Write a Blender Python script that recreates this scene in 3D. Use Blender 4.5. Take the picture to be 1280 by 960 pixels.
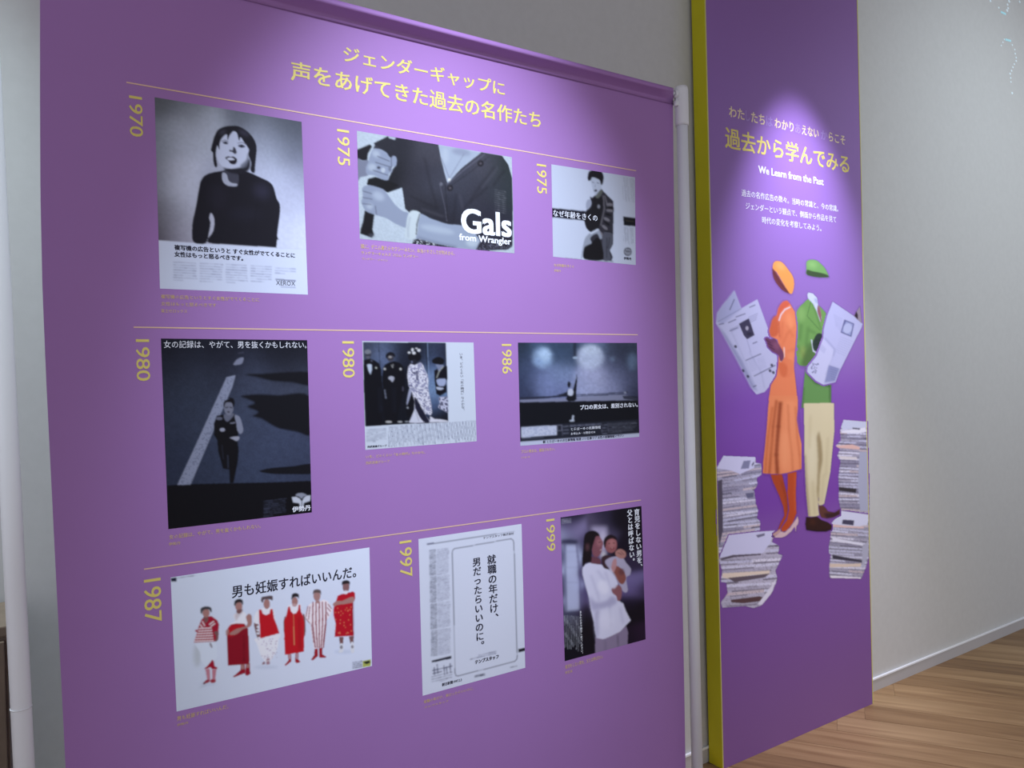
import bpy, bmesh, math, random
import numpy as np
from mathutils import Vector, Matrix

for o in list(bpy.data.objects):
    bpy.data.objects.remove(o)
C = bpy.context.scene.collection
SC = bpy.context.scene
random.seed(7)

# ------------------------------------------------------------------ camera
FPX = 960.0
EYE = Vector((0.0, 0.0, 1.5))
AZ = math.radians(56.67)
PITCH = math.radians(-0.33)
ROLL = 0.025
Fw = Vector((math.cos(AZ)*math.cos(PITCH), math.sin(AZ)*math.cos(PITCH), math.sin(PITCH)))
r0 = Fw.cross(Vector((0, 0, 1))).normalized()
u0 = r0.cross(Fw)
Rt = r0*math.cos(ROLL) - u0*math.sin(ROLL)
Up = u0*math.cos(ROLL) + r0*math.sin(ROLL)
cam_data = bpy.data.cameras.new('camera')
cam_data.sensor_width = 36.0
cam_data.lens = 36.0*FPX/1280.0
cam_data.clip_start = 0.02
cam = bpy.data.objects.new('camera', cam_data)
C.objects.link(cam)
cam.matrix_world = Matrix(((Rt.x, Up.x, -Fw.x, EYE.x), (Rt.y, Up.y, -Fw.y, EYE.y), (Rt.z, Up.z, -Fw.z, EYE.z), (0, 0, 0, 1)))
SC.camera = cam

# ------------------------------------------------------------------ world, lamps, exposure
SC.view_settings.view_transform = 'Standard'
SC.view_settings.look = 'None'
SC.view_settings.exposure = 0.0
SC.view_settings.gamma = 1.0
SC.view_settings.use_curve_mapping = False
world = bpy.data.worlds.new('world'); SC.world = world
world.use_nodes = True
world.node_tree.nodes['Background'].inputs[0].default_value = (0.94, 0.92, 1.0, 1)
world.node_tree.nodes['Background'].inputs[1].default_value = 0.78

def spot(name, loc, target, power, size, blend, color, radius=0.03):
    l = bpy.data.lights.new(name, 'SPOT')
    l.energy = power; l.spot_size = math.radians(size); l.spot_blend = blend
    l.color = color; l.shadow_soft_size = radius
    o = bpy.data.objects.new(name, l); C.objects.link(o)
    o.location = loc
    o.rotation_euler = (Vector(target)-Vector(loc)).to_track_quat('-Z', 'Y').to_euler()
    return o
spot('banner_spot', (0.86, 0.30, 3.25), (0.87, 1.54, 1.64), 300, 41, 1.0, (0.72, 0.80, 1.0), 0.04)
spot('panel_spot', (2.74, 1.49, 3.30), (2.78, 1.98, 1.62), 290, 47, 1.0, (0.76, 0.76, 1.0), 0.03)
spot('wall_spot', (4.7, -0.3, 3.3), (4.6, 2.09, 2.2), 138, 92, 1.0, (0.84, 0.94, 1.0), 0.08)
spot('floor_spot', (3.6, 0.7, 3.35), (3.0, 1.4, 0.0), 110, 60, 1.0, (1.0, 0.86, 0.66), 0.08)
spot('left_spot', (-0.12, 1.62, 3.7), (0.05, 2.08, 0.30), 330, 28, 1.0, (0.80, 0.95, 1.0), 0.05)

# ------------------------------------------------------------------ projection helpers (planes of constant Y)
YB = 1.54      # printed face of the hanging banner
YT = 2.010     # printed face of the tall panel
YW = 2.090     # wall

def onto(p, Y):
    d = Fw + Rt*((p[0]-640)/FPX) - Up*((p[1]-480)/FPX)
    t = Y/d.y
    return (d.x*t, EYE.z+d.z*t)
def x_at(px, Z, Y):
    k = (px-640)/FPX
    q = Rt - Fw*k
    return -(Y*q.y + (Z-EYE.z)*q.z)/q.x

def lin(c):
    c = np.asarray(c, dtype=float)/255.0
    return np.where(c <= 0.04045, c/12.92, ((c+0.055)/1.055)**2.4)

# ------------------------------------------------------------------ materials
MATS = {}
def mat(name, col, rough=0.6, spec=0.3, metal=0.0, noise=0.0, scale=60.0, bump=0.0, sheen=0.0):
    if name in MATS: return MATS[name]
    m = bpy.data.materials.new(name); m.use_nodes = True
    nt = m.node_tree; b = nt.nodes['Principled BSDF']
    b.inputs['Roughness'].default_value = rough
    b.inputs['Specular IOR Level'].default_value = spec
    b.inputs['Metallic'].default_value = metal
    b.inputs['Base Color'].default_value = (*col, 1)
    if noise or bump:
        tc = nt.nodes.new('ShaderNodeTexCoord'); n = nt.nodes.new('ShaderNodeTexNoise')
        n.inputs['Scale'].default_value = scale; n.inputs['Detail'].default_value = 4
        nt.links.new(tc.outputs['Object'], n.inputs['Vector'])
        if noise:
            r = nt.nodes.new('ShaderNodeValToRGB')
            r.color_ramp.elements[0].color = (*[c*(1-noise) for c in col], 1)
            r.color_ramp.elements[1].color = (*[min(1, c*(1+noise)) for c in col], 1)
            r.color_ramp.elements[0].position = .3; r.color_ramp.elements[1].position = .7
            nt.links.new(n.outputs['Fac'], r.inputs['Fac']); nt.links.new(r.outputs['Color'], b.inputs['Base Color'])
        if bump:
            bp = nt.nodes.new('ShaderNodeBump'); bp.inputs['Strength'].default_value = bump
            bp.inputs['Distance'].default_value = 0.002
            nt.links.new(n.outputs['Fac'], bp.inputs['Height']); nt.links.new(bp.outputs['Normal'], b.inputs['Normal'])
    MATS[name] = m
    return m
PURPLE = (0.358, 0.183, 0.465)
m_banner = mat('banner_fabric', PURPLE, 0.55, 0.25, noise=.025, scale=2.5)
m_yellow_ink = mat('yellow_ink', (0.76, 0.65, 0.17), 0.5)
m_rule = mat('rule_ink', (0.80, 0.56, 0.36), 0.5)
m_caption = mat('caption_ink', (0.68, 0.50, 0.20), 0.5)
m_white_ink = mat('white_ink', (0.80, 0.84, 0.90), 0.5)
m_black_ink = mat('black_ink', (0.012, 0.012, 0.03), 0.5)
m_faded = mat('faded_ink', (0.36, 0.24, 0.58), 0.5)
m_pole = mat('white_tube', (0.84, 0.88, 0.94), 0.35, 0.5)
m_joint = mat('white_joint', (0.74, 0.76, 0.80), 0.4, 0.5)
m_yellow = mat('yellow_paint', (0.58, 0.54, 0.012), 0.5, 0.3, noise=.03, scale=8)
m_yellow_edge = mat('yellow_edge', (0.62, 0.60, 0.16), 0.4, 0.4)  # paler yellow: the corner highlight is painted into the strip colour
m_wall = mat('wall_paint', (0.555, 0.57, 0.57), 0.8, 0.2, noise=.02, scale=40, bump=0.08)
m_base = mat('baseboard_paint', (0.46, 0.46, 0.48), 0.5, 0.4)
m_lip = mat('baseboard_lip', (0.82, 0.86, 0.92), 0.35, 0.5)
m_ceil = mat('ceiling_paint', (0.6, 0.6, 0.6), 0.9)
m_dark = mat('dark_gap', (0.06, 0.04, 0.025), 0.8)
m_cab = mat('brown_wood', (0.16, 0.12, 0.09), 0.5, noise=.15, scale=12)
m_metal = mat('steel', (0.6, 0.6, 0.6), 0.3, 0.5, metal=1.0)
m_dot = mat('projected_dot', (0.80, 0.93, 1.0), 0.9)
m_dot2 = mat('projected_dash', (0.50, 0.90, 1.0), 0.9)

def attr_mat():
    m = bpy.data.materials.new('printed_ink'); m.use_nodes = True
    nt = m.node_tree; b = nt.nodes['Principled BSDF']
    a = nt.nodes.new('ShaderNodeAttribute'); a.attribute_name = 'ink'
    nt.links.new(a.outputs['Color'], b.inputs['Base Color'])
    b.inputs['Roughness'].default_value = 0.6
    b.inputs['Specular IOR Level'].default_value = 0.15
    return m
m_ink = attr_mat()

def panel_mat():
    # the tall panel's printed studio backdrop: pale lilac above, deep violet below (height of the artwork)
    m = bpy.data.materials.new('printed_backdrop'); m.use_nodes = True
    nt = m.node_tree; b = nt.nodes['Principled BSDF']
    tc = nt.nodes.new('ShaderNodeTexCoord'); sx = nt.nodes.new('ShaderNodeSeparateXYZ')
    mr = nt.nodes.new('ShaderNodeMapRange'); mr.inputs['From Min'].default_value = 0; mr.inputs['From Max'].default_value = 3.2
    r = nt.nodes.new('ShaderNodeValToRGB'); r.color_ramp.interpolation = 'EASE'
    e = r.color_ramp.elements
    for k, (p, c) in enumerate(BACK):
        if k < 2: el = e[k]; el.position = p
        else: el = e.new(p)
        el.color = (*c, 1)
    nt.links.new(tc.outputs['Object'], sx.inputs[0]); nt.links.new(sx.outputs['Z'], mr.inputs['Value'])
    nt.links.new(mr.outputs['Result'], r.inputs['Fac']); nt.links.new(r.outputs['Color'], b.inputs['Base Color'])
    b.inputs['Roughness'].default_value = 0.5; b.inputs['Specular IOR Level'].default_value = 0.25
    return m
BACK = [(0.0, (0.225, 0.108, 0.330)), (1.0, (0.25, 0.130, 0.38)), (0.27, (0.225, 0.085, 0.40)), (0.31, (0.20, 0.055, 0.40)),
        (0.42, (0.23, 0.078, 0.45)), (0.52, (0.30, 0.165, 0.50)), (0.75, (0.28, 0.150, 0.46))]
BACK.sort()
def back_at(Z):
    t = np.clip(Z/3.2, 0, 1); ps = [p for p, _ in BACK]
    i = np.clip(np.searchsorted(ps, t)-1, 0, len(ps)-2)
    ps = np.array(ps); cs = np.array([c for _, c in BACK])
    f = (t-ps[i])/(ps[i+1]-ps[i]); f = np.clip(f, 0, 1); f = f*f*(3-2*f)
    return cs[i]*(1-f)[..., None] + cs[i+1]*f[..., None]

# ------------------------------------------------------------------ object helpers
def thing(name, label, cat, loc=(0, 0, 0), group=None):
    o = bpy.data.objects.new(name, None); C.objects.link(o); o.location = loc
    o.empty_display_size = 0.1
    o['label'] = label; o['category'] = cat
    if group: o['group'] = group
    return o
def link(name, me, m, parent=None, label=None, kind=None):
    o = bpy.data.objects.new(name, me); C.objects.link(o)
    if m is not None: me.materials.append(m)
    if parent is not None:
        o.parent = parent
        off = Vector((0, 0, 0)); p = parent
        while p is not None: off += p.location; p = p.parent
        me.transform(Matrix.Translation(-off))
    if label: o['label'] = label
    if kind: o['kind'] = kind
    return o
def mesh_from(verts, faces, smooth=False):
    me = bpy.data.meshes.new('m'); me.from_pydata([tuple(v) for v in verts], [], [tuple(f) for f in faces]); me.update()
    if smooth: me.shade_smooth()
    return me
def box_mesh(x0, x1, y0, y1, z0, z1, bevel=0.0, seg=2):
    bm = bmesh.new(); bmesh.ops.create_cube(bm, size=1)
    bmesh.ops.scale(bm, vec=(x1-x0, y1-y0, z1-z0), verts=bm.verts)
    bmesh.ops.translate(bm, vec=((x0+x1)/2, (y0+y1)/2, (z0+z1)/2), verts=bm.verts)
    if bevel: bmesh.ops.bevel(bm, geom=bm.edges[:], offset=bevel, segments=seg, affect='EDGES', profile=0.6)
    me = bpy.data.meshes.new('m'); bm.to_mesh(me); bm.free()
    return me
def tube_mesh(p0, p1, r, seg=28, rings=((0, 1), (1, 1)), caps=True):
    """revolved tube from p0 to p1; rings = (t along, radius factor)"""
    p0 = Vector(p0); p1 = Vector(p1); d = (p1-p0); n = d.normalized()
    a = n.orthogonal().normalized(); b = n.cross(a)
    vs = []; fs = []
    for t, k in rings:
        for i in range(seg):
            th = 2*math.pi*i/seg
            vs.append(p0+d*t+(a*math.cos(th)+b*math.sin(th))*r*k)
    for j in range(len(rings)-1):
        for i in range(seg):
            i2 = (i+1) % seg
            fs.append((j*seg+i, j*seg+i2, (j+1)*seg+i2, (j+1)*seg+i))
    if caps:
        fs.append(tuple(range(seg))[::-1]); fs.append(tuple((len(rings)-1)*seg+i for i in range(seg)))
    me = mesh_from(vs, fs)
    for p in me.polygons: p.use_smooth = len(p.vertices) == 4
    return me

# ------------------------------------------------------------------ the setting
ZC = 3.9
def struct(name, me, m): return link(name, me, m, None, None, 'structure')
struct('wall_back', box_mesh(-3.0, 9.0, YW, YW+.12, 0, ZC), m_wall)
struct('baseboard_back', box_mesh(-3.0, 9.0, YW-.008, YW-.0004, 0, .052), m_base)
struct('trim_1', box_mesh(-3.0, 9.0, YW-.011, YW-.0004, .0525, .062, .0015, 1), m_lip)
struct('ceiling', box_mesh(-3.0, 9.0, -4.0, YW+.12, ZC, ZC+.1), m_ceil)
floor = struct('floor', box_mesh(-3.0, 9.0, -4.0, YW+.12, -.06, -.012), m_dark)

def wood_mat(i, c1, c2):
    m = bpy.data.materials.new('oak_%d' % i); m.use_nodes = True
    nt = m.node_tree; b = nt.nodes['Principled BSDF']
    tc = nt.nodes.new('ShaderNodeTexCoord'); mp = nt.nodes.new('ShaderNodeMapping')
    mp.inputs['Scale'].default_value = (1.1, 16, 1)
    mp.inputs['Location'].default_value = (i*3.1, i*7.7, 0)
    n = nt.nodes.new('ShaderNodeTexNoise'); n.inputs['Scale'].default_value = 1.6; n.inputs['Detail'].default_value = 6
    n.inputs['Distortion'].default_value = 0.6
    r = nt.nodes.new('ShaderNodeValToRGB')
    r.color_ramp.elements[0].color = (*c1, 1); r.color_ramp.elements[1].color = (*c2, 1)
    r.color_ramp.elements[0].position = .32; r.color_ramp.elements[1].position = .72
    nt.links.new(tc.outputs['Object'], mp.inputs['Vector']); nt.links.new(mp.outputs['Vector'], n.inputs['Vector'])
    nt.links.new(n.outputs['Fac'], r.inputs['Fac']); nt.links.new(r.outputs['Color'], b.inputs['Base Color'])
    b.inputs['Roughness'].default_value = 0.42; b.inputs['Specular IOR Level'].default_value = 0.35
    return m
woods = [wood_mat(0, (.235, .135, .060), (.420, .275, .140)), wood_mat(1, (.195, .108, .046), (.330, .208, .100)),
         wood_mat(2, (.290, .175, .082), (.470, .320, .170)), wood_mat(3, (.165, .092, .040), (.310, .190, .090)),
         wood_mat(4, (.265, .160, .074), (.440, .295, .155))]
def clip_poly(pts, f):
    out = []
    for i in range(len(pts)):
        a, b = pts[i], pts[(i+1) % len(pts)]; fa, fb = f(a), f(b)
        if fa >= 0: out.append(a)
        if (fa >= 0) != (fb >= 0):
            t = fa/(fa-fb); out.append((a[0]+(b[0]-a[0])*t, a[1]+(b[1]-a[1])*t))
    return out
PA = math.radians(123.0); pu = (math.cos(PA), math.sin(PA)); pv = (-math.sin(PA), math.cos(PA))
PW = 0.155; PL = 1.9
box = [lambda p: p[0]+3.0, lambda p: 9.0-p[0], lambda p: p[1]+2.0, lambda p: (YW-.0005)-p[1]]
rng = random.Random(3)
for j in range(-62, 26):
    off = rng.random()*PL
    for i in range(-6, 7):
        s0, s1 = i*PL+off+.0004, (i+1)*PL+off-.0004; t0, t1 = j*PW+.0009, (j+1)*PW-.0009
        q = [(s0, t0), (s1, t0), (s1, t1), (s0, t1)]
        q = [(pu[0]*s+pv[0]*t+2.0, pu[1]*s+pv[1]*t+1.0) for s, t in q]
        for f in box:
            q = clip_poly(q, f)
            if len(q) < 3: break
        if len(q) < 3: continue
        area = abs(sum(q[k][0]*q[(k+1) % len(q)][1]-q[(k+1) % len(q)][0]*q[k][1] for k in range(len(q))))/2
        if area < .002: continue
        # keep planks the frame or a step aside could see
        cx = sum(p[0] for p in q)/len(q); cy = sum(p[1] for p in q)/len(q)
        n = len(q); h = -0.0004*rng.random()
        # local frame aligned with the grain so that the material follows the plank
        cpos = Vector((cx, cy, 0)); Mi = Matrix.Rotation(-PA, 3, 'Z')
        loc = [Mi @ (Vector((p[0], p[1], 0))-cpos) for p in q]
        vs = [(v.x, v.y, h) for v in loc]+[(v.x, v.y, -.012) for v in loc]
        fs = [tuple(range(n)), tuple(range(n, 2*n))[::-1]]+[(k, n+k, n+(k+1) % n, (k+1) % n) for k in range(n)]
        me = mesh_from(vs, fs); me.materials.append(rng.choice(woods))
        bm = bmesh.new(); bm.from_mesh(me); bmesh.ops.recalc_face_normals(bm, faces=bm.faces); bm.to_mesh(me); bm.free()
        o = bpy.data.objects.new('plank', me); C.objects.link(o); o.parent = floor
        o.location = cpos; o.rotation_euler.z = PA

# ------------------------------------------------------------------ lettering
_cache = {}
def glyphs(s, bold=0.0, res=2):
    key = (s, bold, res)
    if key in _cache: return _cache[key]
    c = bpy.data.curves.new('t', 'FONT'); c.body = s; c.size = 1; c.resolution_u = res
    o = bpy.data.objects.new('t', c); C.objects.link(o)
    bpy.context.view_layer.update()
    me = bpy.data.meshes.new_from_object(o.evaluated_get(bpy.context.evaluated_depsgraph_get()))
    v = np.array([tuple(p.co)[:2] for p in me.vertices]); f = [tuple(p.vertices) for p in me.polygons]
    bpy.data.objects.remove(o); bpy.data.curves.remove(c); bpy.data.meshes.remove(me)
    if bold:      # heavier strokes: the outline laid down again a hair to each side
        n = len(v); b = bold
        sh = [(-b, -b*.6), (b, -b*.6), (-b, b*.6), (b, b*.6)] if b > .012 else [(-b, 0), (b, 0)]
        f = [tuple(i+k*n for i in q) for k in range(len(sh)) for q in f]
        v = np.concatenate([np.c_[v+np.array(d), np.full(n, k)] for k, d in enumerate(sh)])
    else: v = np.c_[v, np.zeros(len(v))]
    _cache[key] = (v, f)
    return v, f
class Frame:
    """turns pixels of an enlarged detail into pixels of the photograph"""
    def __init__(self, x0, y0, s): self.a = (x0, y0, s)
    def __call__(self, p): return (self.a[0]+p[0]/self.a[2], self.a[1]+p[1]/self.a[2])
F0 = Frame(0, 0, 1)
LIFT = 0.00045
def letters(name, parts, Y, m, parent, label=None, lift=LIFT):
    """parts: list of (verts2d normalised 0..1 box, faces, box(x0,x1,z0,z1))"""
    V = []; Fs = []
    for v, f, (x0, x1, z0, z1) in parts:
        n = len(V)
        for p in v: V.append((x0+(x1-x0)*p[0], Y-lift-.00003*p[2], z0+(z1-z0)*p[1]))
        Fs += [tuple(i+n for i in q) for q in f]
    return link(name, mesh_from(V, Fs), m, parent, label)
def norm(v):
    a = v[:, :2].min(0); b = v[:, :2].max(0); return np.c_[(v[:, :2]-a)/np.maximum(b-a, 1e-6), v[:, 2]]
def text_h(name, s, fr, TL, BL, xr, Y, m, parent, label=None, bold=0.0, res=2, lift=LIFT):
    tl = onto(fr(TL), Y); bl = onto(fr(BL), Y)
    z1, z0 = tl[1], bl[1]; x0 = (tl[0]+bl[0])/2
    x1 = x_at(fr((xr, 0))[0], (z0+z1)/2, Y)
    v, f = glyphs(s, bold, res)
    return letters(name, [(norm(v), f, (x0, x1, z0, z1))], Y, m, parent, label, lift)
def text_down(name, s, fr, TL, BR, Y, m, parent, label=None, bold=0.0, res=3):
    """line turned a quarter turn clockwise, reading downwards"""
    a = onto(fr(TL), Y); b = onto(fr(BR), Y)
    v, f = glyphs(s, bold, res); v = norm(v)
    v = np.stack([v[:, 1], 1-v[:, 0], v[:, 2]], 1)
    return letters(name, [(v, f, (a[0], b[0], b[1], a[1]))], Y, m, parent, label)
def text_col(name, cols, fr, Y, m, parent, label=None, bold=0.0, res=2, lift=LIFT):
    """vertical columns: (string, (x,y) top centre, (x,y) bottom centre, width)"""
    parts = []
    for s, a, b, w in cols:
        A = onto(fr(a), Y); B = onto(fr(b), Y)
        W = abs(x_at(fr((a[0]+w, 0))[0], A[1], Y)-x_at(fr(a)[0], A[1], Y))
        n = len(s); H = (A[1]-B[1])/n
        xc = A[0]
        for k, ch in enumerate(s):
            t = k/max(1, n-1); xx = A[0]*(1-t)+B[0]*t
            v, f = glyphs(ch, bold, res)
            v = v - np.array([0, -0.12, 0])
            if ch in '、。': v = v + np.array([0.6, 0.55, 0])
            if ch in '」「': v = np.stack([0.5+(v[:, 1]-.5), 0.5-(v[:, 0]-.5), v[:, 2]], 1)
            z1 = A[1]-k*H; z0 = z1-H
            parts.append((v, f, (xx-W/2, xx+W/2, z0, z0+H*1.0)))
    return letters(name, parts, Y, m, parent, label, lift)

# ------------------------------------------------------------------ printed pictures (ink as a colour attribute on a fine sheet)
def homography(src, dst):
    A = []; B = []
    for (x, y), (u, v) in zip(src, dst):
        A.append([x, y, 1, 0, 0, 0, -u*x, -u*y]); B.append(u)
        A.append([0, 0, 0, x, y, 1, -v*x, -v*y]); B.append(v)
    h = np.linalg.solve(np.array(A, float), np.array(B, float))
    return np.append(h, 1).reshape(3, 3)
def smooth_pts(P, n=5):
    P = np.array(P, float); N = len(P); out = []
    for i in range(N):
        a, b, c, d = P[i-1], P[i], P[(i+1) % N], P[(i+2) % N]
        for k in range(n):
            t = k/n
            out.append(.5*((2*b)+(-a+c)*t+(2*a-5*b+4*c-d)*t*t+(-a+3*b-3*c+d)*t**3))
    return np.array(out)
def blur1(a, s):
    r = int(round(s*1.1))
    if r < 1: return a
    for _ in range(2):
        for ax in (0, 1):
            p = np.pad(a, [(r+1, r) if k == ax else (0, 0) for k in range(2)], mode='edge')
            c = np.cumsum(p, axis=ax)
            a = (np.take(c, range(2*r+1, c.shape[ax]), axis=ax)-np.take(c, range(0, c.shape[ax]-2*r-1), axis=ax))/(2*r+1)
    return a
def vnoise(shape, cell, seed):
    r = np.random.RandomState(seed); h, w = shape
    g = r.rand(int(h/cell)+3, int(w/cell)+3)
    y = np.arange(h)/cell; x = np.arange(w)/cell
    yi = y.astype(int); xi = x.astype(int); fy = (y-yi)[:, None]; fx = (x-xi)[None]
    fy = fy*fy*(3-2*fy); fx = fx*fx*(3-2*fx)
    g00 = g[yi][:, xi]; g01 = g[yi][:, xi+1]; g10 = g[yi+1][:, xi]; g11 = g[yi+1][:, xi+1]
    return (g00*(1-fx)+g01*fx)*(1-fy)+(g10*(1-fx)+g11*fx)*fy
class Print:
    SS = 2
    def __init__(self, quad, Y, bg, light=1.0, tint=(1, 1.05, 1.3), fr=F0, den=1.0):
        self.q = [fr(p) for p in quad]; self.Y = Y
        q = np.array(self.q)
        w = max(np.linalg.norm(q[1]-q[0]), np.linalg.norm(q[2]-q[3])); h = max(np.linalg.norm(q[3]-q[0]), np.linalg.norm(q[2]-q[1]))
        self.nx = int(w*den)+1; self.ny = int(h*den)+1
        self.H = homography([(0, 0), (1, 0), (1, 1), (0, 1)], self.q)
        nx, ny, S = self.nx*self.SS, self.ny*self.SS, self.SS
        u, v = np.meshgrid((np.arange(nx)+.5)/nx, (np.arange(ny)+.5)/ny)
        self.PX, self.PY = self.map(u, v)
        self.pix = self.SS*den     # raster cells per photo pixel
        self.g = 1.0/(light*np.array(tint))
        self.img = np.zeros((ny, nx, 3)); self.img[:] = lin(bg)
        self.alpha = np.ones((ny, nx)); self.fr = fr; self.seed = 1
    def map(self, u, v):
        H = self.H; d = H[2, 0]*u+H[2, 1]*v+1
        return (H[0, 0]*u+H[0, 1]*v+H[0, 2])/d, (H[1, 0]*u+H[1, 1]*v+H[1, 2])/d
    def mask(self, P):
        x, y = P[:, 0], P[:, 1]
        sel = (self.PX >= x.min()-1) & (self.PX <= x.max()+1) & (self.PY >= y.min()-1) & (self.PY <= y.max()+1)
        m = np.zeros(self.PX.shape)
        rows = np.where(sel.any(1))[0]; cols = np.where(sel.any(0))[0]
        if len(rows) == 0: return m, None
        r0_, r1_, c0_, c1_ = rows[0], rows[-1]+1, cols[0], cols[-1]+1
        X = self.PX[r0_:r1_, c0_:c1_]; Yy = self.PY[r0_:r1_, c0_:c1_]
        ins = np.zeros(X.shape, bool)
        N = len(P)
        for i in range(N):
            x1, y1 = P[i]; x2, y2 = P[(i+1) % N]
            if y1 == y2: continue
            ins ^= ((y1 > Yy) != (y2 > Yy)) & (X < (x2-x1)*(Yy-y1)/(y2-y1)+x1)
        m[r0_:r1_, c0_:c1_] = ins
        return m, (r0_, r1_, c0_, c1_)
    def comp(self, m, col, a=1.0):
        m = (m*a)[..., None]
        c = lin(col) if not callable(col) else col(self)
        self.img = self.img*(1-m)+c*m
    def poly(self, pts, col, blur=0.35, a=1.0, sm=True, fr=None):
        fr = fr or self.fr
        P = np.array([fr(p) for p in pts])
        if sm and len(P) > 3: P = smooth_pts(P)
        m, _ = self.mask(P)
        m = blur1(m, blur*self.pix)
        self.comp(m, col, a); return m
    def ell(self, c, rx, ry, col, blur=0.35, a=1.0, rot=0.0, fr=None):
        t = np.linspace(0, 2*math.pi, 22)[:-1]; cs, sn = math.cos(rot), math.sin(rot)
        pts = [(c[0]+rx*math.cos(k)*cs-ry*math.sin(k)*sn, c[1]+rx*math.cos(k)*sn+ry*math.sin(k)*cs) for k in t]
        return self.poly(pts, col, blur, a, False, fr)
    def line(self, pts, w, col, blur=0.3, a=1.0, fr=None):
        for p, q in zip(pts[:-1], pts[1:]):
            d = np.array(q, float)-np.array(p, float); L = np.hypot(*d) or 1; n = np.array([-d[1], d[0]])/L*w/2; e = d/L*w*.2
            p2 = np.array(p)-e; q2 = np.array(q)+e
            self.poly([p2+n, q2+n, q2-n, p2-n], col, blur, a, False, fr)
    def field(self, ctrl, sig, m=None, fr=None, a=1.0):
        fr = fr or self.fr; num = 0; den = 1e-9
        s = sig/fr.a[2]
        for x, y, c in ctrl:
            px, py = fr((x, y)); w = np.exp(-((self.PX-px)**2+(self.PY-py)**2)/(2*s*s))+1e-7/(1+((self.PX-px)**2+(self.PY-py)**2)/s/s)
            num = num+w[..., None]*lin(c); den = den+w
        c = num/den[..., None]
        if m is None: m = np.ones(self.PX.shape)
        k = (m*a)[..., None]; self.img = self.img*(1-k)+c*k
    def grain(self, amt, cell=2, m=None):
        self.seed += 1
        n = 1+amt*(vnoise(self.PX.shape, cell*self.pix, self.seed)-.5)*2
        if m is not None: n = 1+(n-1)*m
        self.img = self.img*n[..., None]
    def blotch(self, m, col, cell, thr=.55, a=.8):
        self.seed += 1
        n = vnoise(self.PX.shape, cell*self.pix, self.seed)
        self.comp(m*(np.clip((n-thr)*12, 0, 1)), col, a)
    def rows(self, x0, x1, y0, slope, n, dy, w, col, a=.7, seed=0, fr=None, wordlen=26, ragged=0.0):
        r = random.Random(seed)
        for k in range(n):
            x = x0; xe = x1-(x1-x0)*ragged*r.random() if k < n-1 else x0+(x1-x0)*(.3+.6*r.random() if ragged else 1)
            while x < xe:
                L = wordlen*(.4+r.random()); e = min(x+L, xe)
                yy = y0+k*dy
                self.line([(x, yy+slope*(x-x0)), (e, yy+slope*(e-x0))], w*(.7+.6*r.random()), col, .25, a*(.5+.5*r.random()), fr)
                x = e+wordlen*.12
    def vrows(self, x0, x1, dx, ytop, ybot, slope, w, col, a=.6, seed=0, fr=None):
        r = random.Random(seed); x = x0
        while x < x1:
            y = ytop+slope*(x-x0); ye = ybot+slope*(x-x0)-(ybot-ytop)*.25*(r.random()**2)
            while y < ye:
                L = (ybot-ytop)*(.12+.3*r.random()); e = min(y+L, ye)
                self.line([(x, y), (x, e)], w, col, .2, a*(.45+.55*r.random()), fr); y = e+2.5
            x += dx
    def build(self, name, parent, label=None, lift=.0002, back=None, cull=False, amask=None):
        S = self.SS; ny, nx = self.ny, self.nx
        im = self.img.reshape(ny, S, nx, S, 3).mean((1, 3))*self.g
        u, v = np.meshgrid((np.arange(nx))/(nx-1), (np.arange(ny))/(ny-1))
        px, py = self.map(u, v)
        dx = Fw.x+Rt.x*(px-640)/FPX-Up.x*(py-480)/FPX
        dy = Fw.y+Rt.y*(px-640)/FPX-Up.y*(py-480)/FPX
        dz = Fw.z+Rt.z*(px-640)/FPX-Up.z*(py-480)/FPX
        t = (self.Y-lift)/dy
        Pw = np.stack([dx*t, np.full(t.shape, self.Y-lift), EYE.z+dz*t], -1)
        if cull:
            al = amask.reshape(ny, S, nx, S).mean((1, 3))
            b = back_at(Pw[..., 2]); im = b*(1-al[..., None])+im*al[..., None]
        im = np.clip(im, 0.002, .97)
        idx = np.arange(nx*ny).reshape(ny, nx)
        a, b_, c, d = idx[:-1, :-1], idx[1:, :-1], idx[1:, 1:], idx[:-1, 1:]
        faces = np.stack([a, b_, c, d], -1).reshape(-1, 4)
        if cull:
            k = np.maximum.reduce([al[:-1, :-1], al[1:, :-1], al[1:, 1:], al[:-1, 1:]]).reshape(-1) > .04
            faces = faces[k]
        used = np.unique(faces); re = np.full(nx*ny, -1); re[used] = np.arange(len(used))
        faces = re[faces]; co = Pw.reshape(-1, 3)[used]; col = im.reshape(-1, 3)[used]
        me = bpy.data.meshes.new(name)
        me.vertices.add(len(co)); me.vertices.foreach_set('co', co.reshape(-1).astype(np.float32))
        me.loops.add(len(faces)*4); me.loops.foreach_set('vertex_index', faces.reshape(-1).astype(np.int32))
        me.polygons.add(len(faces)); me.polygons.foreach_set('loop_start', (np.arange(len(faces))*4).astype(np.int32))
        me.update(calc_edges=True)
        at = me.color_attributes.new('ink', 'FLOAT_COLOR', 'POINT')
        at.data.foreach_set('color', np.concatenate([col, np.ones((len(col), 1))], 1).reshape(-1).astype(np.float32))
        return link(name, me, m_ink, parent, label)

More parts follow.
